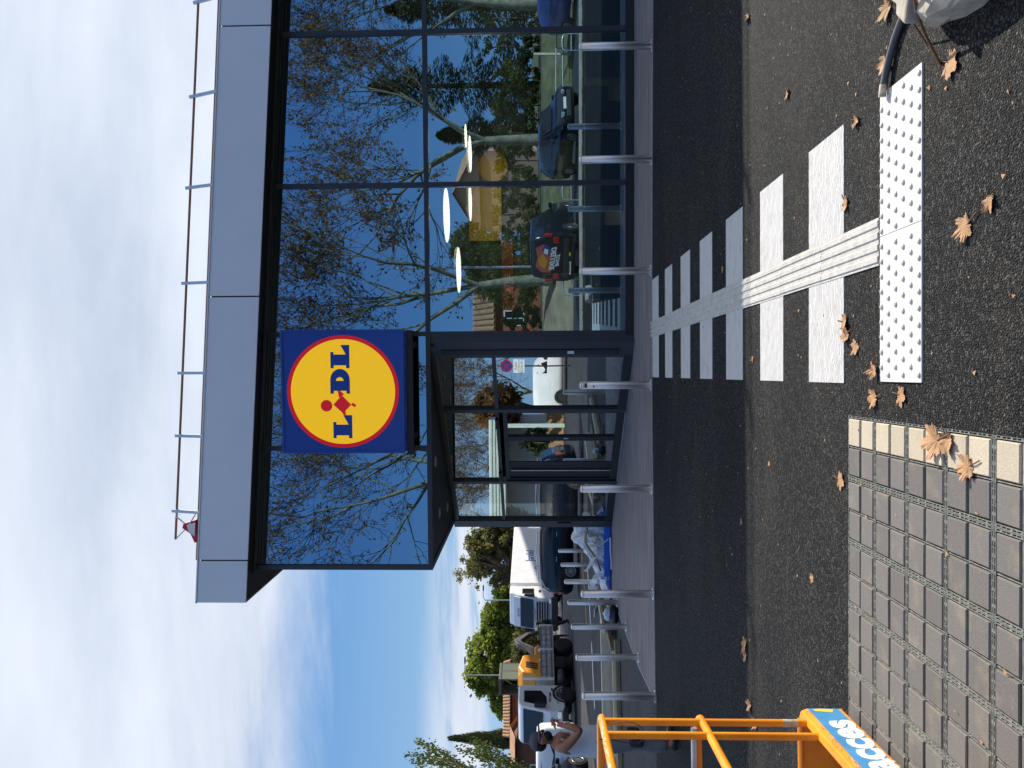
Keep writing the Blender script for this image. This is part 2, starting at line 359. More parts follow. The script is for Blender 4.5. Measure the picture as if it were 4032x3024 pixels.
mat('orange_line', (.55, .28, .05), .7)
mat('banner_red', (.45, .10, .07), .6)
mat('mint', (.50, .58, .52), .6, var=.05, vscale=2)
mat('white_trim', (.74, .73, .70), .6)
# coated facade glass: mirror-like outer face, tinted and see-through behind it
def glass(name, refl, tint, rcol):
    m = bpy.data.materials.new(name); m.use_nodes = True; t = m.node_tree; t.nodes.clear(); N = t.nodes.new; L = t.links.new
    gl = N('ShaderNodeBsdfGlossy'); gl.inputs['Roughness'].default_value = 0.0; gl.inputs['Color'].default_value = (*rcol, 1)
    c = N('ShaderNodeTexCoord'); nz = N('ShaderNodeTexNoise'); nz.inputs['Scale'].default_value = .55; nz.inputs['Detail'].default_value = 1.5; L(c.outputs['Object'], nz.inputs['Vector'])
    bp = N('ShaderNodeBump'); bp.inputs['Strength'].default_value = .05; bp.inputs['Distance'].default_value = .02; L(nz.outputs[0], bp.inputs['Height']); L(bp.outputs[0], gl.inputs['Normal'])
    tr = N('ShaderNodeBsdfTransparent'); tr.inputs['Color'].default_value = (*tint, 1)
    lw = N('ShaderNodeFresnel'); lw.inputs['IOR'].default_value = 1.5
    ad = N('ShaderNodeMath'); ad.operation = 'MULTIPLY_ADD'; L(lw.outputs[0], ad.inputs[0]); ad.inputs[1].default_value = 1-refl; ad.inputs[2].default_value = refl; ad.use_clamp = True
    mx = N('ShaderNodeMixShader'); L(ad.outputs[0], mx.inputs[0]); L(tr.outputs[0], mx.inputs[1]); L(gl.outputs[0], mx.inputs[2])
    o = N('ShaderNodeOutputMaterial'); L(mx.outputs[0], o.inputs[0]); MT[name] = m
    return m
glass('facade_glass', .40, (.26, .31, .29), (.50, .78, 1.0))
glass('entrance_glass', .52, (.28, .32, .30), (.80, .93, 1.0))
mat('road_sign_red', (.40, .012, .02), .4); mat('road_sign_blue', (.012, .04, .26), .4)
mat('twig_brown', (.038, .030, .020), .9, var=.3, vscale=4)
def leafy(name, k, gain):
    m = MT[name]; t, p = nodes_of(m); N = t.nodes.new; L = t.links.new; tr = N('ShaderNodeBsdfTranslucent'); s = N('ShaderNodeVectorMath'); s.operation = 'SCALE'; s.inputs['Scale'].default_value = gain
    src = p.inputs['Base Color'].links[0].from_socket; L(src, s.inputs[0]); L(s.outputs[0], tr.inputs['Color'])
    mx = N('ShaderNodeMixShader'); mx.inputs[0].default_value = k; o = [n for n in t.nodes if n.type == 'OUTPUT_MATERIAL'][0]; L(p.outputs[0], mx.inputs[1]); L(tr.outputs[0], mx.inputs[2]); L(mx.outputs[0], o.inputs[0])
for n_ in ('leaf_pine','leaf_green','leaf_yellow','leaf_olive','leaf_brown'): leafy(n_, .45, 1.9)
leafy('leaf_dark_green', .3, 1.6)
# clear wrap
m = mat('wrap', (.86, .88, .92), .25, var=.08, vscale=6, bump=1, bscale=9); t, p = nodes_of(m); p.inputs['Alpha'].default_value = .78
m = mat('bag_plastic', (.68, .74, .76), .3, bump=.8, bscale=14)
# ------------------------------------------------------------------ the ground
def struct(name, mb, m, z=None): return tag(mb.build(name, m), kind='structure')
ROT = .037                                     # the car park's markings and grid are turned this much against the facade
def turned(ox, oy):
    c, s = math.cos(ROT), math.sin(ROT)
    return lambda u, v, z=0: (ox+c*u-s*v, oy+s*u+c*v, z)
mb = MB(); mb.add([(-700,-700,-.06),(700,-700,-.06),(700,900,-.06),(-700,900,-.06)], [(0,1,2,3)]); struct('ground', mb, MT['dirt'])
gp = turned(-.385, 4.232)                      # grid corner; u to the left is negative, v towards the camera is negative
MOD = .335; NU, NV = 8, 9; NUX = 14
hole = [gp(0,0), gp(0,-NV*MOD), gp(-NUX*MOD,-NV*MOD), gp(-NUX*MOD,0)]
KERB = [(40,11.35),(4.8,11.34),(2.35,11.36),(-.17,11.37),(-1.26,11.31),(-3.05,11.12),(-4.83,10.95),(-5.02,10.86)]
mb = MB()
outer = [(-80,-1.5),(40,-1.5)]+KERB+[(-80,10.86)]
# strips round the hole
h = hole
fr = [(40,11.35,0)]
def quadz(ps): mb.add([(p[0],p[1],0) for p in ps], [tuple(range(len(ps)))])
quadz([(40,-1.5),(40,h[0][1])]+[(h[0][0],h[0][1]), (h[1][0],h[1][1]), (h[1][0],-1.5)])
quadz([(h[1][0],-1.5),(h[1][0],h[1][1]),(h[2][0],h[2][1]),(h[2][0],-1.5)])
quadz([(h[2][0],-1.5),(h[2][0],h[2][1]),(h[3][0],h[3][1]),(-80,h[3][1]),(-80,-1.5)])
quadz([(40,h[0][1])]+KERB+[(-80,10.86),(-80,h[3][1]),(h[3][0],h[3][1]),(h[0][0],h[0][1])])
struct('car_park', mb, MT['asphalt'])
mb = MB(); mb.add([(-160,10.6,-.006),(80,10.6,-.006),(80,190,-.006),(-160,190,-.006)], [(0,1,2,3)]); struct('street', mb, MT['street_asphalt'])
mb = MB(); P = KERB+[(-5.30,12.8),(-5.42,14.5),(-5.52,16.2),(-5.70,18.3),(-6.05,21.0),(-6.42,23.8),(-7.1,30),(-7.6,36),(40,36)]
mb.add([(x,y,.007) for x,y in P], [tuple(range(len(P)))]); pav = struct('pavement', mb, MT['pavement'])
mb = MB()
KL = [(40,11.35)]+KERB[1:]+[(-5.30,12.8),(-5.42,14.5),(-5.52,16.2),(-5.70,18.3),(-6.05,21.0),(-6.42,23.8),(-7.1,30)]
for a, b in zip(KL, KL[1:]): mb.bar((a[0],a[1],.004), (b[0],b[1],.004), .035, .016)
tag(mb.build('edging_strip', MT['kerb_edge'], pav), 'pale edging strip between pavement and asphalt')
# paved grid: plastic modules, each holding four concrete pavers
bedm = MB(); bedm.add([(p[0],p[1],-.045) for p in hole], [(0,1,2,3)]); grid = struct('paved_parking_bay', bedm, MT['bed'])
def grid_mesh():
    g_ = MB(); A = MOD; w = .0220; t = .0026; z0, z1 = -.04, -.002
    def strip(x0, x1, y0, y1): g_.box(x0, x1, y0, y1, z0, z1)
    e = .0012
    for k in range(2):
        lo = e if k == 0 else A-e-t
        strip(lo, lo+t, e, A-e)                       # outer walls
        strip(e+t, A-e-t, lo, lo+t)
        li = w/2 if k == 0 else A-w/2-t
        strip(li, li+t, w/2, A-w/2)                   # inner walls
        strip(w/2+t, A-w/2-t, li, li+t)
    n = 11
    for k in range(n):                                # bridges across the double rail
        c = A*(k+.5)/n; b = .0125 if k % 2 else .004
        for lo in (e+t, A-w/2):
            g_.box(c-b/2, c+b/2, lo, lo+w/2-e-t, z0, z1-.001); g_.box(lo, lo+w/2-e-t, c-b/2, c+b/2, z0, z1-.001)
    for q in (e+t, A-w/2):
        for r_ in (e+t, A-w/2): g_.box(q, q+w/2-e-t, r_, r_+w/2-e-t, z0, z1-.001)
    g_.box(A/2-.002, A/2+.002, w/2+t, A-w/2-t, z0, z1-.004); g_.box(w/2+t, A-w/2-t, A/2-.002, A/2+.002, z0, z1-.004)
    return g_
gm = grid_mesh(); g0 = None
pv = MB(); a = .0700; b = .0655; z1 = .001
pv.add([(-a,-a,-.045),(a,-a,-.045),(a,a,-.045),(-a,a,-.045),(-a,-a,z1-.005),(a,-a,z1-.005),(a,a,z1-.005),(-a,a,z1-.005),(-b,-b,z1),(b,-b,z1),(b,b,z1),(-b,b,z1)],
       [(0,3,2,1),(0,1,5,4),(1,2,6,5),(2,3,7,6),(3,0,4,7),(4,5,9,8),(5,6,10,9),(6,7,11,10),(7,4,8,11),(8,9,10,11)])
p_grey = p_cream = None; rr = random.Random(3); c4 = (MOD/2+.0095+.0042)/2 ; c4a = (.0110+.0026+MOD/2-.002)/2; c4b = MOD-c4a
xtra = MB()
for iu in range(NUX):
    for iv in range(NV):
        u0, v0 = -(iu+1)*MOD, -(iv+1)*MOD
        if iu < NU:
            if g0 is None: g0 = o = gm.build('plastic_grid', MT['grid_plastic'], grid)
            else: o = share(g0, grid)
            o.location = gp(u0, v0, 0); o.rotation_euler = (0,0,ROT)
        for qu in (c4a, c4b):
            for qv in (c4a, c4b):
                cream = (iu == 0 and qu == c4b)
                dz = rr.uniform(-.0022, .0018)
                if iu >= NU:
                    x, y, _ = gp(u0+qu, v0+qv); xtra.box(x-a, x+a, y-a, y+a, -.045, dz); continue
                src = p_cream if cream else p_grey
                if src is None:
                    src = pv.build('paver', MT['paver_cream' if cream else 'paver_grey'], grid); o = src
                    if cream: p_cream = src
                    else: p_grey = src
                else: o = share(src, grid)
                o.location = gp(u0+qu, v0+qv, dz); o.rotation_euler = (rr.uniform(-.006,.006), rr.uniform(-.006,.006), ROT+rr.uniform(-.008,.008))
tag(xtra.build('paver_field', MT['paver_grey'], grid), kind='stuff')

# zebra crossing, guide strip, tactile pad
cp = turned(-.20, 3.80)
zc = bpy.data.objects.new('zebra_crossing', None); COL.objects.link(zc); tag(zc, kind='structure'); zc.location = (0,0,0)
def flat(name, m, u0, u1, v0, v1, z0, z1, parent, bev=0):
    mb = MB(); vs = [cp(u,v,z) for z in (z0,z1) for u,v in ((u0,v0),(u1,v0),(u1,v1),(u0,v1))]
    mb.add(vs, [(3,2,1,0),(4,5,6,7),(0,1,5,4),(1,2,6,5),(2,3,7,6),(3,0,4,7)]); return mb.build(name, m, parent)
for y0, y1 in ((10.72,11.29),(10.18-.53,10.18),(8.53,9.07),(7.46,8.01),(6.36,6.91),(5.32,5.86),(4.28,4.82)):
    flat('stripe', MT['road_paint'], 0, 1.385, y0-3.8, y1-3.8, -.004, .0045, zc)
gs = bpy.data.objects.new('guide_strip', None); COL.objects.link(gs); tag(gs, 'white ribbed tactile guide strip crossing the zebra stripes', 'guide strip'); gs.location = cp(.67, .1)
def loc_parent(o, e): o.parent = e; o.matrix_parent_inverse = Matrix.Translation(-Vector(e.location)); return o
n = 10; L0, L1 = .04, 7.62
for k in range(n):
    a0 = L0+(L1-L0)*k/n; a1 = L0+(L1-L0)*(k+1)/n-.004; j = rr.uniform(-.003,.003)
    loc_parent(flat('base_plate', MT['guide'], .572+j, .802+j, a0, a1, -.002, .0075, None), gs)
    for q in range(4):
        c = .572+.0295+q*.057+j; mb = MB(); hw, tw = .0185, .0125
        vs = [cp(c-hw,a0,.0075),cp(c+hw,a0,.0075),cp(c+hw,a1,.0075),cp(c-hw,a1,.0075),cp(c-tw,a0,.0145),cp(c+tw,a0,.0145),cp(c+tw,a1,.0145),cp(c-tw,a1,.0145)]
        mb.add(vs, [(4,5,6,7),(0,1,5,4),(1,2,6,5),(2,3,7,6),(3,0,4,7)]); loc_parent(mb.build('rib', MT['guide'], None), gs)
tp = bpy.data.objects.new('tactile_pad', None); COL.objects.link(tp); tag(tp, 'white tactile warning pad with raised dots beside the pavers', 'tactile pad'); tp.location = cp(.68, -.2)
for u0, u1 in ((.012,.702),(.705,1.375)):
    loc_parent(flat('panel', MT['tactile'], u0, u1, -.385, .022, -.003, .0085, None), tp)
dm = MB(); dm.lathe([(.0135,.0),(.0130,.0040),(.0105,.0068),(.0055,.0080)], 10)
d0 = None
for i in range(19):
    for j in range(6):
        u = .045+i*.0718+(.0359 if j % 2 else 0); v = -.365+j*.0735
        if u > 1.355 or abs(u-.7035) < .014: continue
        if d0 is None: d0 = o = dm.build('dot', MT['dot'], None)
        else: o = d0.copy(); COL.objects.link(o)
        o.location = cp(u, v, .0082); loc_parent(o, tp)

# road paint in the street
def line(name, p, q, w, m): 
    mb = MB(); mb.bar((p[0],p[1],-.003), (q[0],q[1],-.003), w, .008); return tag(mb.build(name, m), kind='structure')
for p, q in (((-7.4,26.1),(-8.9,24.6)),((-9.3,24.2),(-10.8,22.9)),((-11.1,22.5),(-12.8,21.2)),((-5.9,27.7),(-7.0,26.6))):
    line('lane_marking', p, q, .28, MT['road_line'])
line('lane_marking', (-6.6,31.0), (-9.6,26.6), .16, MT['orange_line']); line('lane_marking', (-5.8,31.4), (-8.9,29.0), .22, MT['orange_line'])
line('lane_marking', (-9.5,60), (-30,36), .12, MT['road_line'])
# far pavement under the parked trucks
mb = MB(); mb.add([(-70,44,.004),(-26,44,.004),(-9,62,.004),(-9,110,.004),(-90,110,.004)], [(0,1,2,3,4)]); struct('far_pavement', mb, MT['pavement'])

# behind the camera: kerb, lane, bank and terrace (all seen mirrored in the glass)
mb = MB(); mb.box(-60,60,-1.76,-1.5,-.05,.11); struct('rear_kerb', mb, MT['kerb_concrete'])
mb = MB(); mb.add([(-90,-9,.002),(90,-9,.002),(90,-1.7,.002),(-90,-1.7,.002)], [(0,1,2,3)]); struct('rear_lane', mb, MT['street_asphalt'])
def bank(name, x0, x1, m):
    mb = MB(); nx, prof = 40, [(-8.7,-.05),(-9.0,.12),(-9.8,.42),(-10.8,.86),(-11.6,1.20),(-12.2,1.3),(-15,1.36),(-30,1.5),(-120,2.5)]
    r = random.Random(5); vs = []; fs = []
    for i in range(nx+1):
        x = x0+(x1-x0)*i/nx
        for y, z in prof: vs.append((x, y, z+(r.uniform(-.05,.05) if -12.5 < y < -9 else 0)))
    k = len(prof)
    for i in range(nx):
        for j in range(k-1): fs.append((i*k+j, (i+1)*k+j, (i+1)*k+j+1, i*k+j+1))
    mb.add(vs, fs, True); return struct(name, mb, m)
bank('dirt_bank', -60, 4.2, MT['dirt']); bank('grass_bank', 4.2, 60, MT['grass'])
# leaf litter along the rear kerb
mb = MB(); r = random.Random(11)
for k in range(2600):
    x = r.uniform(-25, 25); y = -1.45+abs(r.gauss(0,.13)) if r.random() < .6 else -1.8-abs(r.gauss(0,.2)); s_ = r.uniform(.03,.08); t_ = r.uniform(0,6.28); z = .012 if y > -1.5 else .02
    mb.add([(x+s_*math.cos(t_+q*1.57), y+s_*math.sin(t_+q*1.57), z+r.uniform(0,.03)) for q in range(4)], [(0,1,2,3)])
tag(mb.build('leaf_litter', MT['leaf_dry'], recalc=False), 'dry leaves drifted along the kerb behind the bay', 'leaves', kind='stuff')

# ------------------------------------------------------------------ the store
D = 13.45; XL = -3.9; YF = 13.0; XO = -4.345; SL = .0665; XR = 33.0; YB = 40.0
def zs(x): return 6.318-SL*x            # soffit
def zt(x): return 7.163-SL*x            # top of fascia
B = thing('store_building', 'glazed supermarket with sloping grey roof edge and dark corner entrance', 'building', (0, D, 0))
def bp(name, mb, m, label=None, bevel=0):
    o = loc_parent(mb.build(name, MT[m] if isinstance(m, str) else m, None, bevel, None, name != 'glass_pane'), B)
    if label: o['label'] = label
    return o
def slab(x0, x1, y0, y1, za, zb):        # za/zb: functions of x
    m_ = MB(); m_.add([(x0,y0,za(x0)),(x1,y0,za(x1)),(x1,y1,za(x1)),(x0,y1,za(x0)),(x0,y0,zb(x0)),(x1,y0,zb(x1)),(x1,y1,zb(x1)),(x0,y1,zb(x0))],
        [(0,3,2,1),(4,5,6,7),(0,1,5,4),(1,2,6,5),(2,3,7,6),(3,0,4,7)]); return m_
bp('roof', slab(XO+.03, XR, YF+.03, YB, lambda x: zs(x)+.004, lambda x: zt(x)-.03), 'soffit')
J = [XO, -3.618, .83, 5.236, 9.66, 14.09, 18.5, 22.9, 27.4, XR]
for x0, x1 in zip(J, J[1:]):
    bp('fascia_panel', slab(x0+(.0 if x0 == XO else .012), x1-.012, YF, YF+.028, zs, zt), 'fascia', bevel=.004)
Js = [YF+.029, 17.4, 21.8, 26.2, 30.6, 35, YB]
for y0, y1 in zip(Js, Js[1:]):
    bp('fascia_panel', slab(XO, XO+.028, y0+.006, y1-.012, zs, zt), 'fascia')
bp('roof_edge_trim', slab(XO-.01, XR, YF-.012, YF+.06, lambda x: zt(x)+.001, lambda x: zt(x)+.022), 'fascia')
# drip rail under the soffit in front of the glass
bp('soffit_trim', slab(XL-.02, XR, D-.16, D-.06, lambda x: zs(x)-.03, lambda x: zs(x)+.003), 'anthracite')
MX = [XL, -1.773, .193, 2.72, 5.259]+[5.259+2.53*k for k in range(1, 5)]
gthick = .024
def pane(x0, x1, z0, ztop, m='facade_glass'):
    m_ = MB(); y0, y1 = D+.03, D+.03+gthick
    zt0 = ztop(x0) if callable(ztop) else ztop; zt1 = ztop(x1) if callable(ztop) else ztop
    m_.add([(x0,y0,z0),(x1,y0,z0),(x1,y0,zt1),(x0,y0,zt0)], [(0,1,2,3)])
    return bp('glass_pane', m_, m)
for x0, x1 in zip(MX, MX[1:]):
    pane(x0+.02, x1-.02, 3.54, lambda x: zs(x)+.0)
    if x0 > 0: pane(x0+.02, x1-.02, .14, 3.49)
for x in MX:
    m_ = MB(); lo = 3.5 if x < 0 else .006; w = .04
    xx = x+.04 if x == XL else x
    m_.add([(xx-w,D-.015,lo),(xx+w,D-.015,lo),(xx+w,D+.12,lo),(xx-w,D+.12,lo),(xx-w,D-.015,zs(xx-w)-.002),(xx+w,D-.015,zs(xx+w)-.002),(xx+w,D+.12,zs(xx+w)-.002),(xx-w,D+.12,zs(xx-w)-.002)],
           [(0,3,2,1),(4,5,6,7),(0,1,5,4),(1,2,6,5),(2,3,7,6),(3,0,4,7)]); bp('mullion', m_, 'anthracite')
m_ = MB(); m_.box(XL, MX[-1], D-.012, D+.115, 3.478, 3.556); bp('transom', m_, 'anthracite')
m_ = MB(); m_.box(.10, MX[-1], D-.02, D+.12, .0, .153); bp('base_rail', m_, 'soffit')
bp('head_rail', slab(XL, MX[-1], D-.013, D+.118, lambda x: zs(x)-.035, lambda x: zs(x)+.002), 'anthracite')
m_ = MB(); m_.box(MX[-1]+.04, XR, D, D+.2, 0, 3.9); bp('wall', m_, 'fascia')
m_ = MB(); m_.box(XR-.2, XR, D+.2, YB, 0, 4.0); m_.box(XL, XR-.2, YB-.25, YB-.05, 0, 6.4); bp('wall', m_, 'int_wall')
# left flank: glazed upper storey, glazed lower storey behind the entrance
for y0, y1 in ((D+.13,16.2),(16.2,19),(19,21.8),(21.8,24.6),(24.6,27.4),(27.4,30.2),(30.2,33),(33,35.8),(35.8,YB-.3)):
    for z0, z1 in ((3.54,6.56),(.14,3.49)):
        if z0 < 1 and y0 < 17: continue
        m_ = MB(); m_.add([(XL+.03,y1-.04,z0),(XL+.03,y0+.04,z0),(XL+.03,y0+.04,z1),(XL+.03,y1-.04,z1)], [(0,1,2,3)]); bp('glass_pane', m_, 'facade_glass')
    m_ = MB(); m_.box(XL, XL+.12, y1-.04, y1+.04, .01 if y0 > 17 else 3.5, 6.55); bp('mullion', m_, 'anthracite')
m_ = MB(); m_.box(XL-.002, XL+.115, D+.12, YB-.3, 3.478, 3.556); bp('transom', m_, 'anthracite')
m_ = MB(); m_.box(XL, XL+.12, 17.5, YB-.3, 0, .14); bp('base_rail', m_, 'soffit')
# soffit over the corner entrance
m_ = MB(); vs = [(.13,D+.116),(XL+.116,D+.116),(XL+.116,17.46)]
m_.add([(x,y,3.5) for x,y in vs]+[(x,y,3.58) for x,y in vs], [(0,1,2),(5,4,3),(0,3,4,1),(1,4,5,2),(2,5,3,0)]); bp('entrance_soffit', m_, 'soffit')
for x, y in ((-3.15,14.6),(-2.1,14.1),(-3.3,15.9)):
    m_ = MB(); m_.lathe([(.10,3.488),(.10,3.502)], 20, (x,y,0)); dl = bp('downlight', m_, 'white')
# 45 degree entrance screen: t along the screen, n outwards
ds = math.sqrt(.5)
def dp(t, n, z): return (0-ds*t-ds*n, D+ds*t-ds*n, z)
def dbox(name, t0, t1, n0, n1, z0, z1, m, label=None, bevel=0, parent=None):
    m_ = MB(); m_.add([dp(t,n_,z) for z in (z0,z1) for t,n_ in ((t0,n0),(t1,n0),(t1,n1),(t0,n1))], [(0,3,2,1),(4,5,6,7),(0,1,5,4),(1,2,6,5),(2,3,7,6),(3,0,4,7)])
    return bp(name, m_, m, label, bevel)
def dpane(t0, t1, z0, z1, n_=0, name='glass_pane'):
    m_ = MB(); m_.add([dp(t0,n_,z0),dp(t1,n_,z0),dp(t1,n_,z1),dp(t0,n_,z1)], [(3,2,1,0)]); return bp(name, m_, 'entrance_glass')
dbox('head_rail', .03, 5.46, -.07, .05, 3.40, 3.498, 'anthracite'); dbox('jamb_panel', -.12, .21, -.10, .06, .005, 3.397, 'anthracite')
dbox('jamb_cover', .06, .17, .06, .075, .25, 3.3, 'soffit')
dbox('transom', .215, 5.44, -.06, .045, 2.372, 2.436, 'anthracite')
dbox('base_rail', .212, 1.66, -.07, .06, .005, .165, 'soffit'); dbox('base_rail', 4.05, 5.44, -.07, .06, .005, .165, 'soffit')
for t in (1.70, 4.005): dbox('mullion', t-.045, t+.045, -.07, .055, .004, 3.399, 'anthracite')
dbox('corner_post', 5.45, 5.70, -.12, .07, .004, 3.52, 'anthracite', bevel=.006); dbox('door_switch', 5.50, 5.62, .07, .10, .92, 1.22, 'anthracite')
dbox('mullion', .215, .27, -.06, .05, .17, 3.398, 'anthracite')
dpane(.27,1.655,.165,2.375); dpane(.27,1.655,2.434,3.40); dpane(1.745,3.96,2.434,3.40); dpane(4.05,5.45,.165,2.375); dpane(4.05,5.45,2.434,3.40)
# two sliding leaves
for t0, t1 in ((1.75,2.585),(2.59,3.955)):
    m_ = MB()
    for a0, a1, z0, z1 in ((t0,t0+.05,.02,2.30),(t1-.07,t1,.02,2.30),(t0+.05,t1-.07,.02,.17),(t0+.05,t1-.07,2.22,2.30)):
        m_.add([dp(t,n_,z) for z in (z0,z1) for t,n_ in ((a0,-.05),(a1,-.05),(a1,.02),(a0,.02))], [(0,3,2,1),(4,5,6,7),(0,1,5,4),(1,2,6,5),(2,3,7,6),(3,0,4,7)])
    lf = bp('door_leaf', m_, 'soffit')
    m2 = MB(); m2.add([dp(t0+.05,-.015,.17),dp(t1-.07,-.015,.17),dp(t1-.07,-.015,2.22),dp(t0+.05,-.015,2.22)], [(3,2,1,0)])
    g_ = m2.build('glass_pane', MT['entrance_glass'], recalc=False); g_.parent = lf
dbox('door_side_panel', 3.36, 3.885, -.012, -.004, .17, 2.22, 'dark'); dbox('pull_rail', 3.60, 3.62, 0.0, .03, .17, 2.2, 'steel')
dbox('threshold', 1.745, 3.96, -.08, .05, .0, .02, 'galvanised')
for t in (2.05, 3.75): dbox('door_sensor', t-.14, t+.14, .046, .10, 2.385, 2.45, 'dark', bevel=.012)
dbox('key_plate', .085, .15, .075, .083, 1.02, 1.13, 'white'); dbox('door_label', 2.55, 2.575, .021, .024, 1.05, 1.14, 'white')
dbox('notice', 3.05, 3.22, .003, .008, 2.86, 3.02, 'mint')
# interior: floor, ceiling, back wall, lamps
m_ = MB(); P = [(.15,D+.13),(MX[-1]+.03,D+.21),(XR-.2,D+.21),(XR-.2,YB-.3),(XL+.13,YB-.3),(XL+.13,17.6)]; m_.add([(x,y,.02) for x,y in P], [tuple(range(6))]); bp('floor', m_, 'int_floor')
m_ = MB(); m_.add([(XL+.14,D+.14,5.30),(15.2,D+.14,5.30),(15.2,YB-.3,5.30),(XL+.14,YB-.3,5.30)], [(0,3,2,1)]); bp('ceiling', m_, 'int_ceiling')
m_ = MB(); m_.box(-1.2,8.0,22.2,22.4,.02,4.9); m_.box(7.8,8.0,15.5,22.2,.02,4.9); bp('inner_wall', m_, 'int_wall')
m_ = MB(); m_.box(2.9,4.45,22.1,22.19,2.62,3.53); bp('yellow_wall_panel', m_, 'int_yellow'); m_ = MB(); m_.lathe([(.42,22.1),(.42,22.19)], 28, (4.95,0,2.85), 'y'); bp('yellow_disc_panel', m_, 'int_yellow')
m_ = MB(); m_.box(1.0,2.9,22.1,22.19,2.3,2.62); bn = bp('red_banner', m_, 'banner_red')
loc_parent(text('banner_lettering', 'VOTRE', .22, (1.6,22.09,2.46), (1,0,0), (0,0,1), MT['white']), B)
for x0, x1, y0, y1, z1, mm in ((2.6,4.6,15.2,15.6,.72,'int_wall'),(.9,2.3,15.4,15.8,.72,'int_wall'),(5.0,6.6,15.1,15.6,.72,'int_wall'),(.75,1.55,17.4,17.45,1.5,'mint'),(4.6,6.9,18,18.6,1.9,'int_dark'),(1.5,4.2,19.2,19.7,1.9,'int_dark'),(-1.5,-.2,18.5,19.3,1.3,'int_wall'),(-2.5,-1.9,20,21,1.0,'int_wall')):
    m_ = MB(); m_.box(x0,x1,y0,y1,.021,z1); bp('counter' if z1 < 1 else 'display_unit', m_, mm, bevel=.02)
for x, y, z, lr, ll in ((2.78,17,3.58,.57,'largest glowing disc lamp inside the store, seen before open sky'),(1.70,18,3.43,.51,'glowing disc lamp inside the store beside the forked trunk'),(4.79,20,3.31,.44,'glowing disc lamp inside the store above the yellow disc panel'),(4.98,19,3.33,.27,'smallest glowing disc lamp, overlapping another inside the store'),(3.57,20,3.32,.45,'glowing disc lamp inside the store in front of the yellow wall panel')):
    lp = thing('pendant_lamp', ll, 'lamp', (x,y,z), 0, 'disc lamps hanging inside the store')
    m_ = MB(); m_.lathe([(lr,-.012),(lr,.0)], 40); m_.build('diffuser', MT['lamp_on'], lp)
    m_ = MB(); m_.lathe([(lr+.015,.001),(lr+.015,.05),(lr-.02,.06)], 40); m_.build('shade', MT['white'], lp); m_ = MB(); m_.tube([(0,0,.05),(0,0,5.30-z)], .008, 6); m_.build('cord', MT['dark'], lp)
    pl_ = bpy.data.lights.new('lamp_light', 'POINT'); pl_.energy = 26; pl_.color = (1,.93,.78); pl_.shadow_soft_size = .25; po = bpy.data.objects.new('lamp_light', pl_); COL.objects.link(po); po.parent = lp; po.location = (0,0,-.3)
# roof guard rail
gr = thing('roof_guardrail', 'thin two-bar guard rail along the roof edge', 'guard rail', (1.2,13.3,zt(1.2)))
def gpart(name, mb, m): return loc_parent(mb.build(name, MT[m]), gr)
zr = lambda x: 7.692-.0709*x; zl = lambda x: 7.318-.0664*x
gpart('top_rail', MB().tube([(x,13.3,zr(x)) for x in (-3.33,-1,2,5,8,14)], .021, 8), 'rail_brown')
gpart('lower_rail', MB().tube([(x,13.3,zl(x)) for x in (-3.69,-1,2,5,8,14)], .021, 8), 'rail_brown')
gpart('rail_end_brace', MB().tube([(-3.33,13.3,zr(-3.33)),(-3.1,13.25,zl(-3.1)+.16),(-2.85,13.2,zl(-2.85))], .012, 6), 'rail_grey')
for x, dxx in ((4.206,.10),(2.695,.05),(1.096,0),(-.428,-.02),(-1.503,-.04),(-2.805,-.06),(5.75,.12),(7.3,.14),(8.9,.16)):
    gpart('post', MB().bar((x+dxx,13.27,zt(x)-.02), (x-.02,13.27,zr(x)+.07), .035, .05, (1,0,0)), 'rail_grey')
# roof-edge weight tied with a red and white ribbon
fl = thing('red_marker_tape', 'red and white marker tape knotted to the end of the roof rail', 'tape', (-3.0,13.28,zl(-3.0)))
def fpart(name, mb, m): return loc_parent(mb.build(name, MT[m]), fl)
r = random.Random(4)
m_ = MB(); pts = [(-2.98,zl(-3)+.02),(-3.05,zl(-3)+.24),(-3.12,zl(-3)+.26),(-3.22,zl(-3)+.12),(-3.38,zl(-3.3)+.03),(-3.30,zl(-3.3)-.02)]
m_.prism(pts, lambda u,v,t: (u,t,v), 13.24, 13.33); fpart('tape_bundle', m_, 'red')
m_ = MB(); m_.prism([(-3.02,zl(-3)+.02),(-3.06,zl(-3)+.17),(-3.18,zl(-3)+.14),(-3.26,zl(-3)+.04)], lambda u,v,t: (u,t,v), 13.215, 13.239); fpart('tape_tail', m_, 'white_trim')
m_ = MB(); m_.tube([(-3.06,13.25,zl(-3)+.2),(-2.93,13.27,zr(-2.93)),(-2.86,13.26,zr(-2.9)-.02)], .008, 5); m_.tube([(-3.05,13.25,zl(-3)+.2),(-2.9,13.27,zr(-2.9)+.01),(-2.88,13.22,zr(-2.9)-.1)], .006, 5); fpart('tie', m_, 'white_trim')
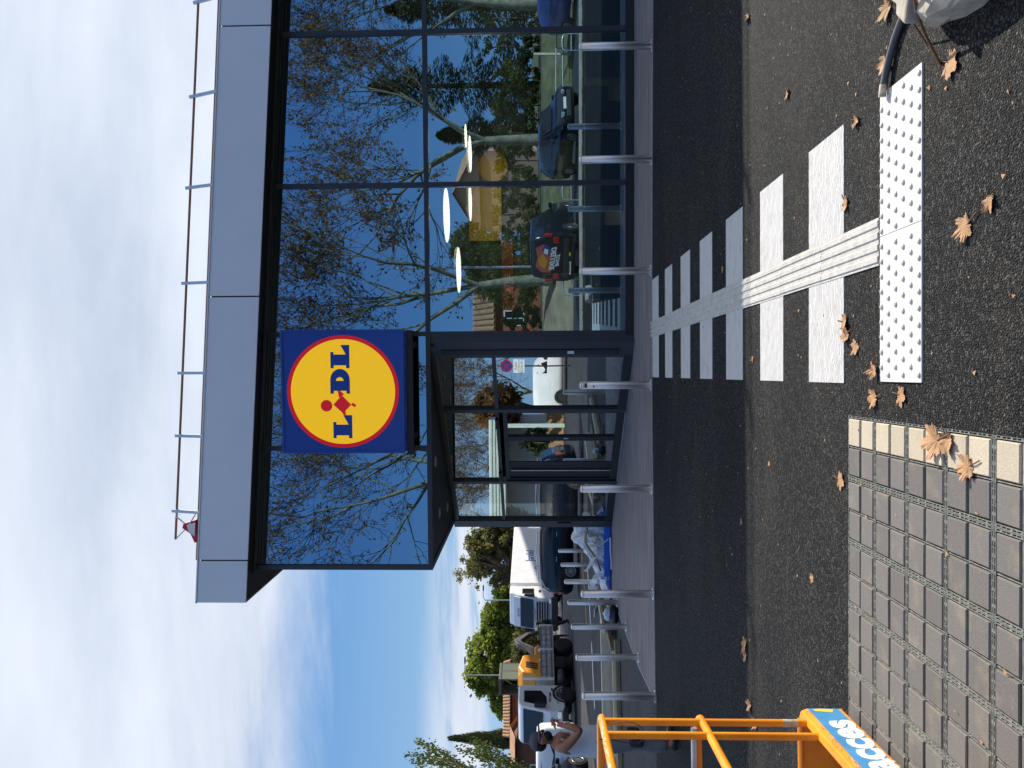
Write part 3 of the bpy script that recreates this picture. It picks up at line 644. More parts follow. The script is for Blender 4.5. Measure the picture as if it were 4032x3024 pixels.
# ------------------------------------------------------------------ the store sign
SX, SZ, SR = -.768, 4.906, .945; SY = 13.08
sg = thing('store_sign', 'square blue store sign with yellow disc, red ring and LIDL lettering', 'sign', (SX, SY+.2, 3.868))
def sp(name, mb, m, label=None, bevel=0):
    o = loc_parent(mb.build(name, MT[m], None, bevel), sg)
    if label: o['label'] = label
    return o
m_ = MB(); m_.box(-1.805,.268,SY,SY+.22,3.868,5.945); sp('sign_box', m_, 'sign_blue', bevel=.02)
m_ = MB()
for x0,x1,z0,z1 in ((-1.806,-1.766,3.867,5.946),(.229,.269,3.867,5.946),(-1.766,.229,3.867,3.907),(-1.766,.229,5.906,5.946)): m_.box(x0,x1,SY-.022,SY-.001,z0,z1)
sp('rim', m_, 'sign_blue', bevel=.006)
def disc(r, n=72): return [(SX+r*math.cos(6.28318*k/n), SZ+r*math.sin(6.28318*k/n)) for k in range(n)]
fy = lambda u,v,t: (u,t,v)
def ring(r0, r1, n=96):
    m_ = MB(); vs = []
    for k in range(n):
        a_ = 2*math.pi*k/n
        for r_, y in ((r0,SY-.006),(r1,SY-.006),(r1,SY-.0005),(r0,SY-.0005)): vs.append((SX+r_*math.cos(a_), y, SZ+r_*math.sin(a_)))
    fs = []
    for k in range(n):
        a_, b_ = k*4, ((k+1)%n)*4
        for q in range(4): fs.append((a_+q, b_+q, b_+(q+1)%4, a_+(q+1)%4))
    return m_.add(vs, fs)
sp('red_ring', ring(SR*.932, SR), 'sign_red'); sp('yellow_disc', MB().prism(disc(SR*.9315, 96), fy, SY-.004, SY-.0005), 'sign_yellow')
U = .945/416                                     # one drawing unit
def P2(pts, ox, oy): return [(SX+(ox+u)*U, SZ+(oy+v)*U) for u, v in pts]
Lp = [(0,0),(171,0),(171,66),(103,28),(101,28),(101,118),(120,118),(120,141),(0,141),(0,118),(21,118),(21,26),(0,26)]
def letter(name, parts, ox, oy, m):
    m_ = MB()
    for q in parts: m_.prism(P2(q, ox, oy), fy, SY-.009, SY-.0035)
    return sp(name, m_, m)
# positions measured from the disc centre: u = 471-cy, v = 190-cx in drawing units
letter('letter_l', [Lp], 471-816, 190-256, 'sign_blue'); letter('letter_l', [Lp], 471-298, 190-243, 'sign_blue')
arc = [(100+83*math.sin(math.pi*k/16), 72.5-72.5*math.cos(math.pi*k/16)) for k in range(17)]
hole_ = [(95,46)]+[(95+27*math.sin(math.pi*k/8), 74.5-28.5*math.cos(math.pi*k/8)) for k in range(9)]+[(95,103)]
low = [(0,0),(95,0)]+[p for p in arc if p[1] <= 72.5 and p[0] >= 95]+[(122,72.5)]+[p for p in reversed(hole_) if p[1] <= 72.5]+[(21,46),(21,25),(0,25)]
upp = [(0,145),(0,120),(21,120),(21,103)]+[p for p in reversed(hole_) if p[1] >= 74]+[(122,72.6)]+[p for p in arc if p[1] >= 72.5 and p[0] >= 95]+[(95,145)]
mid = [(21,46.01),(94.9,46.01),(94.9,102.99),(21,102.99)]
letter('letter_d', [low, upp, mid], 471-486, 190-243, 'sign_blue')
dt = [(43*math.cos(6.2832*k/32), 43*math.sin(6.2832*k/32)) for k in range(32)]
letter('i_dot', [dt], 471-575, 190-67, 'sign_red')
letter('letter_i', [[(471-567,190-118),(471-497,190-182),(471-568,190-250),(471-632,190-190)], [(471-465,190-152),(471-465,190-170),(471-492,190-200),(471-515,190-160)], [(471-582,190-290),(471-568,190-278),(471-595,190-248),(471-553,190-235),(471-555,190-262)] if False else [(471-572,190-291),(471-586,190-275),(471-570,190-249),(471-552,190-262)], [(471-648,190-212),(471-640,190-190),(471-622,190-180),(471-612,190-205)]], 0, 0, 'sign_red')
m_ = MB(); m_.box(-1.84,.25,13.12,13.2,3.735,3.84); m_.box(-1.6,-1.5,13.2,13.46,3.75,3.83); m_.box(-.05,.05,13.2,13.46,3.75,3.83); sp('bracket', m_, 'dark')

# ------------------------------------------------------------------ bollards
def make_bollard(label, group):
    t_ = thing('bollard', label, 'bollard', (0,0,0), 0, group)
    MB().lathe([(.0565,.0),(.0565,1.0)], 28).build('post', MT['steel'], t_)
    MB().lathe([(.0567,.9995),(.055,1.012),(.045,1.024),(.025,1.031),(.002,1.033)], 28).build('cap', MT['steel_cap'], t_)
    MB().lathe([(.088,.0),(.088,.004),(.085,.006)], 32).build('base_plate', MT['steel_cap'], t_)
    return t_
GB = 'steel bollards along the pavement edge'; GC = 'steel bollards along the street side of the pavement'
b0 = make_bollard('brushed steel bollard standing at the pavement edge before the glazing', GB)
row = [(4.216,11.42),(2.634,11.43),(1.049,11.45),(-.598,11.45),(-2.091,11.34),(-3.586,11.19)]
for i, (x, y) in enumerate(row):
    o = b0 if i == 0 else copy_tree(b0)
    o.location = (x, y, .006)
    if i == 0: o['label'] = 'steel bollard on the pavement edge, second from the one at the zebra crossing'
    if i == 1: o['label'] = 'steel bollard on the pavement edge, next to the one at the zebra crossing'
    if i == 2: o['label'] = 'steel bollard where the zebra crossing meets the pavement'
    if i == 3: o['label'] = 'steel bollard with a dark band of small symbols near its top'; b4 = o
    if i == 4: o['label'] = 'steel bollard standing in front of the corner entrance door'
    if i == 5: o['label'] = 'steel bollard between the entrance corner and the bollard at the kerb corner'
for z0, z1, m in ((.925,.955,'dark'),(.962,.975,'dark'),(.82,.835,'dark')):
    m_ = MB(); n = 9; vs = []; fs = []
    for k in range(n+1):
        a_ = math.radians(-125+(70 if z0 > .9 else 40)*k/n)
        for z in (z0, z1): vs.append((.0572*math.cos(a_), .0572*math.sin(a_), z))
    for k in range(n): fs.append((2*k, 2*k+2, 2*k+3, 2*k+1))
    m_.add(vs, fs, True); m_.build('symbol_band', MT[m], b4)
far = [(-4.982,10.96),(-5.177,12.82),(-5.303,14.59),(-5.399,16.27),(-5.583,18.32),(-5.949,21.04),(-6.266,23.67)]
fl_ = ['steel bollard on the kerb corner where pavement meets both roads','steel bollard in front of the planks, next to the corner one','steel bollard between the plank stack and the truck lane','steel bollard with a plastic bag at its foot','steel bollard standing against the end of the wrapped bundle','steel bollard behind the wrapped bundle with the car wheel beyond','steel bollard farthest along the street row, half hidden by the wrapped bundle']
for i, (x, y) in enumerate(far):
    o = copy_tree(b0); o.location = (x, y, .006); o['group'] = GC; o['label'] = fl_[i]

# ------------------------------------------------------------------ fallen plane leaves
def leaf_mb(seed, curl):
    r = random.Random(seed); out = []
    tips = [(-150,.34),(-100,.62),(-50,.86),(0,1.0),(50,.86),(100,.62),(150,.34)]
    for i, (a_, L) in enumerate(tips):
        if i: 
            pa = (tips[i-1][0]+a_)/2; out.append((pa, .52*min(L, tips[i-1][1])+.16))
        out += [(a_-17, L*.70), (a_-13, L*.84), (a_-6, L*.86), (a_, L*(1+r.uniform(-.10,.08))), (a_+6, L*.84), (a_+14, L*.86), (a_+17, L*.68)]
    pts = []
    for a_, L in out:
        t_ = rad(a_+90); pts.append((L*math.cos(t_)*.52, L*math.sin(t_)*.52))
    n = len(pts); m_ = MB(); vs = []
    c1, c2, tw = r.uniform(.3,1)*curl, r.uniform(.2,.9)*curl, r.uniform(-.5,.5)*curl
    def zf(x, y): return c1*x*x*1.6+c2*max(0,y)**2*1.1+tw*x*y*1.5+.04*math.sin(9*x+seed)*math.cos(8*y)*curl
    vs.append((0,0,zf(0,0)+.02))
    for q in (.5, 1.0):
        for x, y in pts: vs.append((x*q, y*q, zf(x*q, y*q)+(.02 if q == .5 else r.uniform(-.02,.03)*curl)))
    fs = [(0, 1+k, 1+(k+1)%n) for k in range(n-1)]+[(1+k, 1+n+k, 1+n+(k+1)%n, 1+(k+1)%n) for k in range(n-1)]
    m_.add(vs, fs, False)
    zmin = min(v[2] for v in m_.v); m_.v = [(x, y, z-zmin+.004) for x, y, z in m_.v]
    return m_, zmin
LV = [ # x, y, size, turn, curl, dark, label
(2.522,6.273,.15,1.2,1.6,0,'curled brown leaf at the edge of the building shadow beyond the zebra crossing'),
(1.636,5.298,.13,2.2,2.0,0,'thin curled leaf on open asphalt between the shadow edge and the hose'),
(1.142,4.172,.13,2.7,2.0,0,'small curled leaf lying just right of the last zebra stripe'),
(1.330,3.830,.17,1.3,1.2,0,'folded orange brown leaf beside the hose, above the tactile pad'),
(1.559,3.804,.17,.6,1.3,0,'brown leaf with a long stalk beyond the hose near the concrete block'),
(1.110,3.248,.20,2.6,.7,0,'large pointed leaf lying in the shadow edge of the concrete block'),
(.513,2.944,.13,1.9,1.8,0,'small curled leaf standing up and casting a long shadow on bare asphalt'),
(.443,3.089,.19,.4,1.2,0,'large crumpled leaf on asphalt beside a smaller curled one'),
(.749,4.297,.14,2.2,1.5,0,'leaf caught on the near edge of the last zebra stripe'),
(.669,7.069,.13,1.5,.5,1,'dark flat leaf lying between two zebra stripes in the shade'),
(.111,4.293,.17,2.9,1.0,0,'crumpled leaf half on the last zebra stripe, left of the guide strip'),
(.045,4.240,.15,.3,1.3,0,'leaf overlapping another one on the edge of the last stripe'),
(-.013,4.123,.15,.9,.8,0,'flat brown leaf between the last stripe and the tactile pad'),
(-.109,6.072,.10,1.7,1.2,1,'small thin leaf near the far end of a sunlit stripe'),
(-.125,3.870,.14,1.4,1.8,0,'narrow curled leaf leaning on the far edge of the tactile pad'),
(-.272,3.885,.17,.2,1.2,0,'pointed leaf on asphalt between the pad corner and the pavers'),
(-.240,3.625,.16,2.9,.9,0,'broad leaf against the end of the tactile pad'),
(-.405,3.275,.26,.25,1.1,0,'largest dry leaf, lying across cream pavers'),
(-.395,3.20,.17,2.1,1.5,0,'torn leaf tucked under the largest one on the cream pavers'),
(-.475,3.036,.18,.3,1.2,0,'dry leaf with five points on a cream and a grey paver'),
(-.747,4.322,.18,2.9,.5,0,'flat leaf with a long stalk at the front edge of the paved bay'),
(-2.371,6.215,.22,1.5,1.1,0,'flat torn leaf on the shadow edge beside the work platform'),
(-2.470,6.199,.17,1.3,1.2,0,'smaller torn leaf touching another on the shadow edge'),
(-2.811,6.052,.17,1.0,1.6,0,'twisted leaf behind the upright of the orange platform'),
(-2.878,5.882,.15,.4,1.8,0,'curled scrap of leaf seen just above the orange platform toe board'),
(-1.435,6.358,.10,.8,.8,1,'reddish leaf scrap on the shadow edge, no other leaf near it'),
(-.852,5.616,.07,.8,.8,0,'tiny pale leaf scrap on open sunlit asphalt left of the crossing'),
(-1.405,4.730,.11,1.4,.3,0,'ragged orange leaf scrap pressed flat before the paved bay')]
for i, (x, y, sz, tn, cu, dk, lab) in enumerate(LV):
    m_, _ = leaf_mb(i+1, cu*.55); sz *= .88; m_.v = [(a_*sz, b_*sz, c_*sz) for a_, b_, c_ in m_.v]
    lt = thing('fallen_leaf', lab, 'leaf', (x, y, .002+(.009 if 'pad' in lab and 'edge of the tactile' in lab else 0)), tn, 'fallen plane leaves')
    m_.build('blade', MT['leaf_dark' if dk else 'leaf_dry'], lt)
    st = MB(); st.tube([(0,-.02*sz,.03*sz),(.02*sz,-.25*sz,.05*sz),(.06*sz,-.5*sz,.04*sz)], .012*sz+.0008, 5); st.build('stalk', MT['twig'], lt)
# small crumbs of leaf and grit
m_ = MB(); r = random.Random(9)
for k in range(420):
    x, y = r.uniform(-3,4), r.uniform(2.6,11); s_ = r.uniform(.004,.014); t_ = r.uniform(0,6.28)
    m_.add([(x+s_*math.cos(t_+q*2.1), y+s_*math.sin(t_+q*2.1), .003+r.uniform(0,.008)) for q in range(3)], [(0,1,2)])
tag(m_.build('leaf_crumbs', MT['leaf_dry'], recalc=False), 'tiny dry leaf crumbs scattered over the asphalt', 'leaves', kind='stuff')

# ------------------------------------------------------------------ conduit, concrete lump, twigs
hp = [(1.150,3.800,.030),(1.20,3.79,.028),(1.286,3.763,.022),(1.378,3.703,.018),(1.446,3.62,.018),(1.50,3.52,.018),(1.62,3.36,.018),(1.86,3.2,.018),(2.3,3.15,.018)]
def smooth_path(p, n=10):
    out = []; p = [Vector(q) for q in p]
    for i in range(len(p)-1):
        p0, p1, p2, p3 = p[max(i-1,0)], p[i], p[i+1], p[min(i+2,len(p)-1)]
        for k in range(n):
            t = k/n; out.append(.5*((2*p1)+(p2-p0)*t+(2*p0-5*p1+4*p2-p3)*t*t+(3*p1-p0-3*p2+p3)*t**3))
    return out+[p[-1]]
hs = thing('corrugated_conduit', 'dark grey corrugated conduit ending on the tactile pad', 'conduit', (1.5,3.5,0))
pth = smooth_path(hp, 26); loc_parent(MB().tube(pth, [.0162+(.0014 if k % 2 else 0) for k in range(len(pth))], 12).build('conduit_pipe', MT['hose']), hs)
loc_parent(MB().tube([pth[0]+Vector((-.004,.001,0)), pth[0]+Vector((.05,-.01,-.001))], .0172, 12).build('frayed_end', MT['scrape']), hs)
# lump of concrete round a post foot
cb = thing('concrete_footing', 'broken pale concrete footing with sharp edges lying on the asphalt', 'concrete block', (1.45,3.12,0))
r = random.Random(21); base = [(1.472,3.50),(1.38,3.42),(1.30,3.355),(1.245,3.26),(1.215,3.14),(1.205,3.02),(1.22,2.90),(1.30,2.80),(1.42,2.75),(1.56,2.78),(1.68,2.90),(1.74,3.08),(1.70,3.27),(1.60,3.42)]
base = [(x_+.03, y_) for x_, y_ in base]; cx, cy = 1.49, 3.12; m_ = MB(); vs = []; n = len(base)
for z, k_, jt in ((0,1.0,.0),(.05,1.04,.012),(.10,1.03,.015),(.145,.98,.015),(.175,.86,.02),(.185,.5,.015)):
    for x, y in base: vs.append((cx+(x-cx)*k_+r.uniform(-jt,jt), cy+(y-cy)*k_+r.uniform(-jt,jt), z+(r.uniform(-.012,.012) if z > .03 else 0)+(.03*(x-cx) if z > .12 else 0)))
vs.append((cx,cy,.19)); fs = []
for l in range(5):
    for k in range(n): fs.append((l*n+k, l*n+(k+1)%n, (l+1)*n+(k+1)%n, (l+1)*n+k))
for k in range(n): fs.append((5*n+k, 5*n+(k+1)%n, 6*n))
m_.add(vs, fs, False); loc_parent(m_.build('concrete_lump', MT['concrete']), cb)
m_ = MB()
for x, y, w in ((1.30,3.24,.05),(1.33,3.12,.04)):   # broken ridges on top
    m_.prism([(x-w,y-.02),(x+.16,y-.09),(x+.22,y+.05),(x+.02,y+.06)], lambda u,v,t: (u,v,t), .13, .197)
loc_parent(m_.build('broken_ridge', MT['concrete'], None, .01), cb)
for i, (a_, b_, lab) in enumerate((((1.25,3.43,.005),(1.42,3.2,.21),'thin orange twig leaning on the concrete footing'),((1.13,3.32,.004),(1.40,3.10,.22),'thicker brown twig leaning on the concrete footing'))):
    mid_ = (Vector(a_)+Vector(b_))/2+Vector((0,0,.03)); tag(MB().tube(smooth_path([a_, mid_, b_, Vector(b_)+Vector((.2,-.15,.02))], 5), [.004+.002*i]*16, 6).build('twig', MT['twig']), lab, 'twig')

# ------------------------------------------------------------------ orange work platform basket
pb = thing('work_platform_basket', 'orange tubular work platform basket with a blue access sticker on its toe board', 'work platform', (-2.35,3.2,0))
def pp(name, mb, m, bevel=0, label=None):
    o = loc_parent(mb.build(name, MT[m], None, bevel), pb)
    if label: o['label'] = label
    return o
PA = .086                                   # the long side runs almost straight away from the camera
pc, ps_ = math.cos(PA), math.sin(PA)
def bq(u, v, z): return (-1.975-ps_*(-u)*1.0-pc*v if False else -1.975+ps_*u-pc*v, 4.15-pc*u-ps_*v, z)   # u: towards the camera, v: to the left
LU, LW = 1.75, .95; R1 = .021
def rail_loop(z, r_, c=.10):
    pts = []
    for (u, v, a0) in ((c, c, 180), (c, LW-c, 90), (LU-c, LW-c, 0), (LU-c, c, -90)):
        for k in range(7):
            t = rad(a0-90*k/6) if False else None
    def arc_(cu, cv, a0, a1): return [bq(cu+c*math.cos(rad(a0+(a1-a0)*k/6)), cv+c*math.sin(rad(a0+(a1-a0)*k/6)), z) for k in range(7)]
    pts = arc_(c, c, 270, 180)+arc_(c, LW-c, 180, 90)+arc_(LU-c, LW-c, 90, 0)+arc_(LU-c, c, 0, -90)
    return pts+[pts[0]]
pp('top_rail', MB().tube(rail_loop(1.318, R1), R1, 12), 'orange_paint'); pp('mid_rail', MB().tube(rail_loop(.80, R1), R1, 12), 'orange_paint')
pp('galvanised_rail', MB().tube([bq(.05,.06,.83), bq(.05,LW-.06,.83)], .017, 10), 'galvanised')
for u, v in ((.13,0),(.30,0),(1.0,0),(1.45,0),(1.62,0),(.0,.42),(.13,LW),(.9,LW),(1.62,LW),(LU,.5)):
    pp('upright', MB().tube([bq(u,v,.25), bq(u,v,1.318)], .0185, 12), 'orange_paint')
# toe board: folded plate, leaning out at the top edge, with round nose
def toe(name, a_, b_, n_out):
    m_ = MB(); a_ = Vector(a_); b_ = Vector(b_); no = Vector(n_out).normalized(); prof = [(0,.045),(.028,.040),(.040,.055),(.040,.235),(.028,.265),(-.005,.275),(-.022,.262),(-.022,.25),(0,.245)]
    vs = [];
    for p in (a_, b_):
        for o_, z in prof: vs.append(p+no*o_+Vector((0,0,z)))
    k = len(prof); m_.add(vs, [tuple(range(k)), tuple(reversed(range(k,2*k)))]+[(q, (q+1)%k, (q+1)%k+k, q+k) for q in range(k)])
    return pp(name, m_, 'orange_paint', .006)
nr = Vector(bq(0,-1,0))-Vector(bq(0,0,0)); nf = Vector(bq(-1,0,0))-Vector(bq(0,0,0))
toe('toe_board', bq(.03,0,0), bq(LU-.03,0,0), nr); toe('toe_board', bq(0,.03,0), bq(0,LW-.03,0), nf)
toe('toe_board', bq(.03,LW,0), bq(LU-.03,LW,0), -nr); toe('toe_board', bq(LU,.03,0), bq(LU,LW-.03,0), -nf)
m_ = MB(); m_.add([bq(u,v,z) for z in (.02,.05) for u,v in ((.01,.01),(LU-.01,.01),(LU-.01,LW-.01),(.01,LW-.01))], [(0,3,2,1),(4,5,6,7),(0,1,5,4),(1,2,6,5),(2,3,7,6),(3,0,4,7)]); pp('floor_plate', m_, 'galvanised')
for u in (.3, LU-.3):
    m_ = MB(); m_.bar(bq(u,.05,.01), bq(u,LW-.05,.01), .10, .022); pp('skid', m_, 'dark')
# sticker and lettering on the outer face of the toe board
so_ = nr*.0415
def sk(u, z, e=0): p = Vector(bq(u,0,z))+nr*(.0412+e); return p
m_ = MB(); m_.add([sk(.035,.072), sk(1.15,.072), sk(1.15,.230), sk(.035,.230)], [(0,1,2,3)]); stk = pp('sticker', m_, 'sticker_blue')
ux = Vector(bq(-1,0,0))-Vector(bq(0,0,0))
tx = text('sticker_lettering', 'acces', .235, sk(.47,.146,.0012), ux, (0,0,1), MT['sticker_white'], None, 1.12, .0004, -.15, .009); loc_parent(tx, pb)
m_ = MB(); m_.add([sk(.05,.10,.0012), sk(.09,.12,.0012), sk(.075,.20,.0012), sk(.055,.215,.0012), sk(.04,.17,.0012)], [(0,1,2,3,4)]); pp('sticker_swoosh', m_, 'sticker_yellow')
# bare scraped patches on the paint
r = random.Random(17)
def scrape_on(u, v, z0, z1, rr_):
    m_ = MB(); pts = []
    for k in range(5): pts.append(Vector(bq(u, v, z0+(z1-z0)*k/4)))
    m_.tube(pts, [rr_*.75]+[rr_+.0006]*3+[rr_*.75], 12, False); return m_
pp('worn_paint', scrape_on(.13,0,.285,.42,.0185), 'scrape')
m_ = MB()
for k in range(150):
    u = r.uniform(.08,1.2); t = rad(r.uniform(10,120)); ln = r.uniform(.008,.045); w = r.uniform(.12,.35)
    z = 1.318; q = []
    for du, dt_ in ((0,0),(ln,-w*.3),(ln*.7,w),(0,w*.7)):
        tt = t+dt_; q.append(Vector(bq(u+du,0,z+(R1+.0006)*math.sin(tt)))+nr*((R1+.0006)*math.cos(tt)))
    m_.add(q, [(0,1,2,3)])
pp('worn_paint', m_, 'scrape')
m_ = MB()
for k in range(120):                         # chipped lower edge and scratches on the toe board
    u = r.uniform(.03,1.2); z = .236+r.uniform(-.004,.012) if k % 2 else .06+r.uniform(-.006,.008); ln = r.uniform(.006,.05); w = r.uniform(.002,.007)
    m_.add([sk(u,z,.0003), sk(u+ln,z+r.uniform(-.006,.006),.0003), sk(u+ln*.8,z+w,.0003), sk(u,z+w*.6,.0003)], [(0,1,2,3)])
pp('worn_paint', m_, 'scrape')
m_ = MB(); pts = [Vector(bq(.16,.0,1.30))+Vector((.03*math.sin(k*.7), -.02*k, -.02-.16*math.sin(k*.33))) for k in range(12)]; m_.tube(smooth_path(pts,3), .0022, 5); tag(loc_parent(m_.build('wire_loop', MT['dark']), pb))
# ------------------------------------------------------------------ trees
def grow_tree(seed, H, fork, r0, limbs, spread, levels, kids, ratio, leafn, droop=0.0, twig_len=.5):
    R_ = random.Random(seed); wood = MB(); twigs = MB(); tips = []
    def branch(p, d, L, r, lev):
        n = 5 if lev < 2 else (4 if lev < levels-1 else 3); pts = [p]; dd = d.normalized(); rs = [r]
        for k in range(n):
            jit = .05 if lev == 0 else .22
            dd = (dd+Vector((R_.uniform(-jit,jit), R_.uniform(-jit,jit), R_.uniform(-jit,jit)+(.05 if lev else 0)-droop*(lev/levels)))).normalized()
            pts.append(pts[-1]+dd*(L/n)); rs.append(max(.008, r*(1-(.42 if lev == 0 else .62)*(k+1)/n)))
        (wood if lev < 4 else twigs).tube(pts, rs, 8 if lev < 2 else (5 if lev < 4 else 3), cap=False)
        if lev >= levels: tips.append((pts, lev)); return
        if lev == 0:
            for k in range(limbs):
                a_ = 2*math.pi*(k+R_.uniform(-.2,.2))/limbs+seed; sp_ = rad(R_.uniform(*spread))
                branch(pts[-1], Vector((math.cos(a_)*math.sin(sp_), math.sin(a_)*math.sin(sp_), math.cos(sp_))), (H-fork)*R_.uniform(.42,.58), rs[-1]*R_.uniform(.62,.8), 1)
        else:
            m = kids[lev-1]
            for k in range(m):
                f = .35+.65*(k+R_.uniform(.2,.9))/m; i = min(n-1, int(f*n)); q = pts[i].lerp(pts[i+1], min(1, f*n-i)); base = (pts[i+1]-pts[i]).normalized()
                ax = base.orthogonal().normalized(); ax.rotate(Matrix.Rotation(R_.uniform(0,6.28), 3, base)); nd = base.copy(); nd.rotate(Matrix.Rotation(rad(R_.uniform(22,58)), 3, ax))
                branch(q, nd, L*ratio*R_.uniform(.7,1.15), max(.009, rs[i]*R_.uniform(.50,.74)), lev+1)
            branch(pts[-1], dd, L*ratio*R_.uniform(.8,1.1), rs[-1], lev+1)
    branch(Vector((0,0,-.1)), Vector((0,0,1)), fork+.1, r0, 0)
    lv = MB()
    for pts, _ in tips:
        for k in range(leafn):
            if R_.random() > .75: continue
            q = pts[R_.randrange(1, len(pts))]+Vector((R_.uniform(-.12,.12), R_.uniform(-.12,.12), R_.uniform(-.14,.06)))
            s_ = R_.uniform(.048,.092); a_ = Vector((R_.uniform(-1,1),R_.uniform(-1,1),R_.uniform(-1,1))).normalized(); b_ = a_.orthogonal().normalized()
            lv.add([q-a_*s_-b_*s_*.2, q-b_*s_*.8, q+a_*s_, q+b_*s_*.8], [(0,1,2,3)])
    return wood, twigs, lv
PT = []
for sd, H, fk in ((3, 16.5, 3.4), (8, 15.5, 3.0)):
    PT.append(grow_tree(sd, H, fk, .31, 4, (14,46), 5, (4,4,4,4), .60, 3))
def put_tree(kind, label, loc, rz, bark='bark_plane', leafm='leaf_brown', group=None, scale=1, name='plane_tree', cache={}):
    t_ = thing(name, label, 'tree', loc, rz, group); t_.scale = (scale,)*3
    key = (kind, bark, leafm)
    if key not in cache:
        w_, g_, l_ = PT[kind]; cache[key] = (w_.build('trunk', MT[bark], t_, recalc=False), g_.build('twigs', MT['twig_brown'], t_, recalc=False), l_.build('crown', MT[leafm], t_, recalc=False))
    else:
        for o in cache[key]: share(o, t_)
    return t_
GP = 'plane trees on the bank behind the car park'
put_tree(0, 'plane tree with pale forked trunk beside the dark van, mirrored in the glazing', (3.05,-10.6,1.0), .4, group=GP)
put_tree(1, 'plane tree on the grass bank beside the black car, mirrored in the glazing', (9.9,-11.6,1.1), 2.2, group=GP)
put_tree(1, 'bare plane tree mirrored in the upper glazing beside the sign', (-5.6,-10.8,1.1), 4.0, group=GP, scale=1.15)
put_tree(0, 'plane tree mirrored at the open end of the glazing above the blue car', (16.6,-12.5,1.2), 3.6, group=GP)
GS = 'plane trees along the side street'
put_tree(0, 'plane tree by the street mirrored in the door glazing, nearest the white van', (-44,13.5,0), 1.0, group=GS, scale=.66)
put_tree(1, 'plane tree with the lowest crown mirrored over the tan wall', (-49,17.2,0), 2.0, group=GS, scale=.7)
put_tree(0, 'plane tree mirrored between the door and the white canopy', (-46,24.5,0), 3.0, group=GS, scale=.7)
put_tree(1, 'plane tree by the street mirrored over the entrance door', (-42,20.3,0), 5.0, group=GS, scale=.62)
put_tree(0, 'plane tree by the street mirrored in the last entrance pane', (-47,29.5,0), 2.6, group=GS, scale=.72)

def foliage(seed, blobs, n, s0, s1, flat=.0, inner=.35):
    """leaf-sized faces spread through lumpy clumps; blobs: (centre, radii)"""
    R_ = random.Random(seed); m_ = MB(); tot = sum(b[1][0]*b[1][1]+b[1][2]*b[1][0] for b in blobs)
    for (c, rd) in blobs:
        k = int(1.7*n*(rd[0]*rd[1]+rd[2]*rd[0])/tot); sub = max(4, k//60)
        cl_ = []
        for _ in range(sub):
            v = Vector((R_.gauss(0,1),R_.gauss(0,1),R_.gauss(0,1))).normalized()*(inner+(1-inner)*R_.random()**.5)
            cl_.append((Vector((c[0]+v.x*rd[0], c[1]+v.y*rd[1], c[2]+v.z*rd[2])), R_.uniform(.10,.26)*sum(rd)/3))
        for _ in range(k):
            q, cr = cl_[R_.randrange(sub)]; v = Vector((R_.gauss(0,.6),R_.gauss(0,.6),R_.gauss(0,.5)))*cr; p = q+v
            s_ = R_.uniform(s0,s1); a_ = Vector((R_.uniform(-1,1),R_.uniform(-1,1),R_.uniform(-1,1)+flat)).normalized(); b_ = a_.orthogonal().normalized(); b_.rotate(Matrix.Rotation(R_.uniform(0,6.3),3,a_)); 
            d_ = a_.cross(b_); m_.add([p-b_*s_, p-d_*s_*.55, p+b_*s_, p+d_*s_*.55], [(0,1,2,3)])
    return m_
def limbs_to(blobs, base, r0, seed=1, nb=3):
    R_ = random.Random(seed); m_ = MB(); b = Vector(base); top = max(c[2] for c, _ in blobs)
    fk = b+Vector((0,0,(top-b.z)*.45)); m_.tube([b, b.lerp(fk,.5)+Vector((R_.uniform(-.1,.1),R_.uniform(-.1,.1),0)), fk], [r0, r0*.8, r0*.62], 8)
    for c, rd in blobs:
        c = Vector(c)
        for _ in range(nb):
            e = c+Vector((R_.uniform(-.7,.7)*rd[0], R_.uniform(-.7,.7)*rd[1], R_.uniform(-.5,.7)*rd[2])); m_.tube([fk, fk.lerp(e,.5)+Vector((0,0,R_.uniform(-.2,.5))), e], [r0*.42, r0*.22, r0*.06], 5, cap=False)
    return m_
def tree(name, label, loc, blobs, n, s0, s1, leafm, r0=.2, seed=1, group=None, cat='tree', inner=.35, nb=3):
    t_ = thing(name, label, cat, loc, 0, group)
    limbs_to(blobs, (0,0,-.05), r0, seed, nb).build('trunk', MT['bark'], t_, recalc=False); foliage(seed, blobs, n, s0, s1, inner=inner).build('crown', MT[leafm], t_, recalc=False)
    return t_
# seen directly, beyond the street
tree('pine_tree', 'large bright green pine with rounded crown behind the excavator', (-30.4,75,0), [((-.2,0,6.3),(3.2,3,2.3)),((3.2,0,5.2),(2.6,2.4,1.9)),((-3.4,0,4.8),(2.4,2.4,1.7)),((1.4,-1,3.9),(3.4,2.4,1.5)),((5.2,0,4.2),(2.0,1.6,1.7)),((3.4,0,2.6),(2.6,1.6,1.4)),((-1.2,-1,7.2),(1.8,1.8,1.3))], 25000, .12, .28, 'leaf_pine', .38, 2, inner=.5, nb=4)
tree('evergreen_tree', 'dark evergreen tree behind the white articulated truck', (-20.6,80,0), [((0,0,6.6),(2.0,2,2.6)),((1.6,0,4.6),(2.4,2,2.6)),((-1.8,0,7.6),(1.5,1.5,1.5)),((-3.6,0,5.0),(1.3,1.3,1.6))], 11000, .12, .28, 'leaf_olive', .28, 5)
tree('bare_branch_tree', 'half bare brown tree rising over the truck trailer', (-22.4,77,0), [((.4,0,8.0),(2.4,1.8,2.2)),((-1.4,0,5.2),(2.2,1.5,1.9)),((1.5,0,5.0),(2,1.5,1.8))], 1300, .08, .16, 'leaf_olive', .22, 6, nb=20)
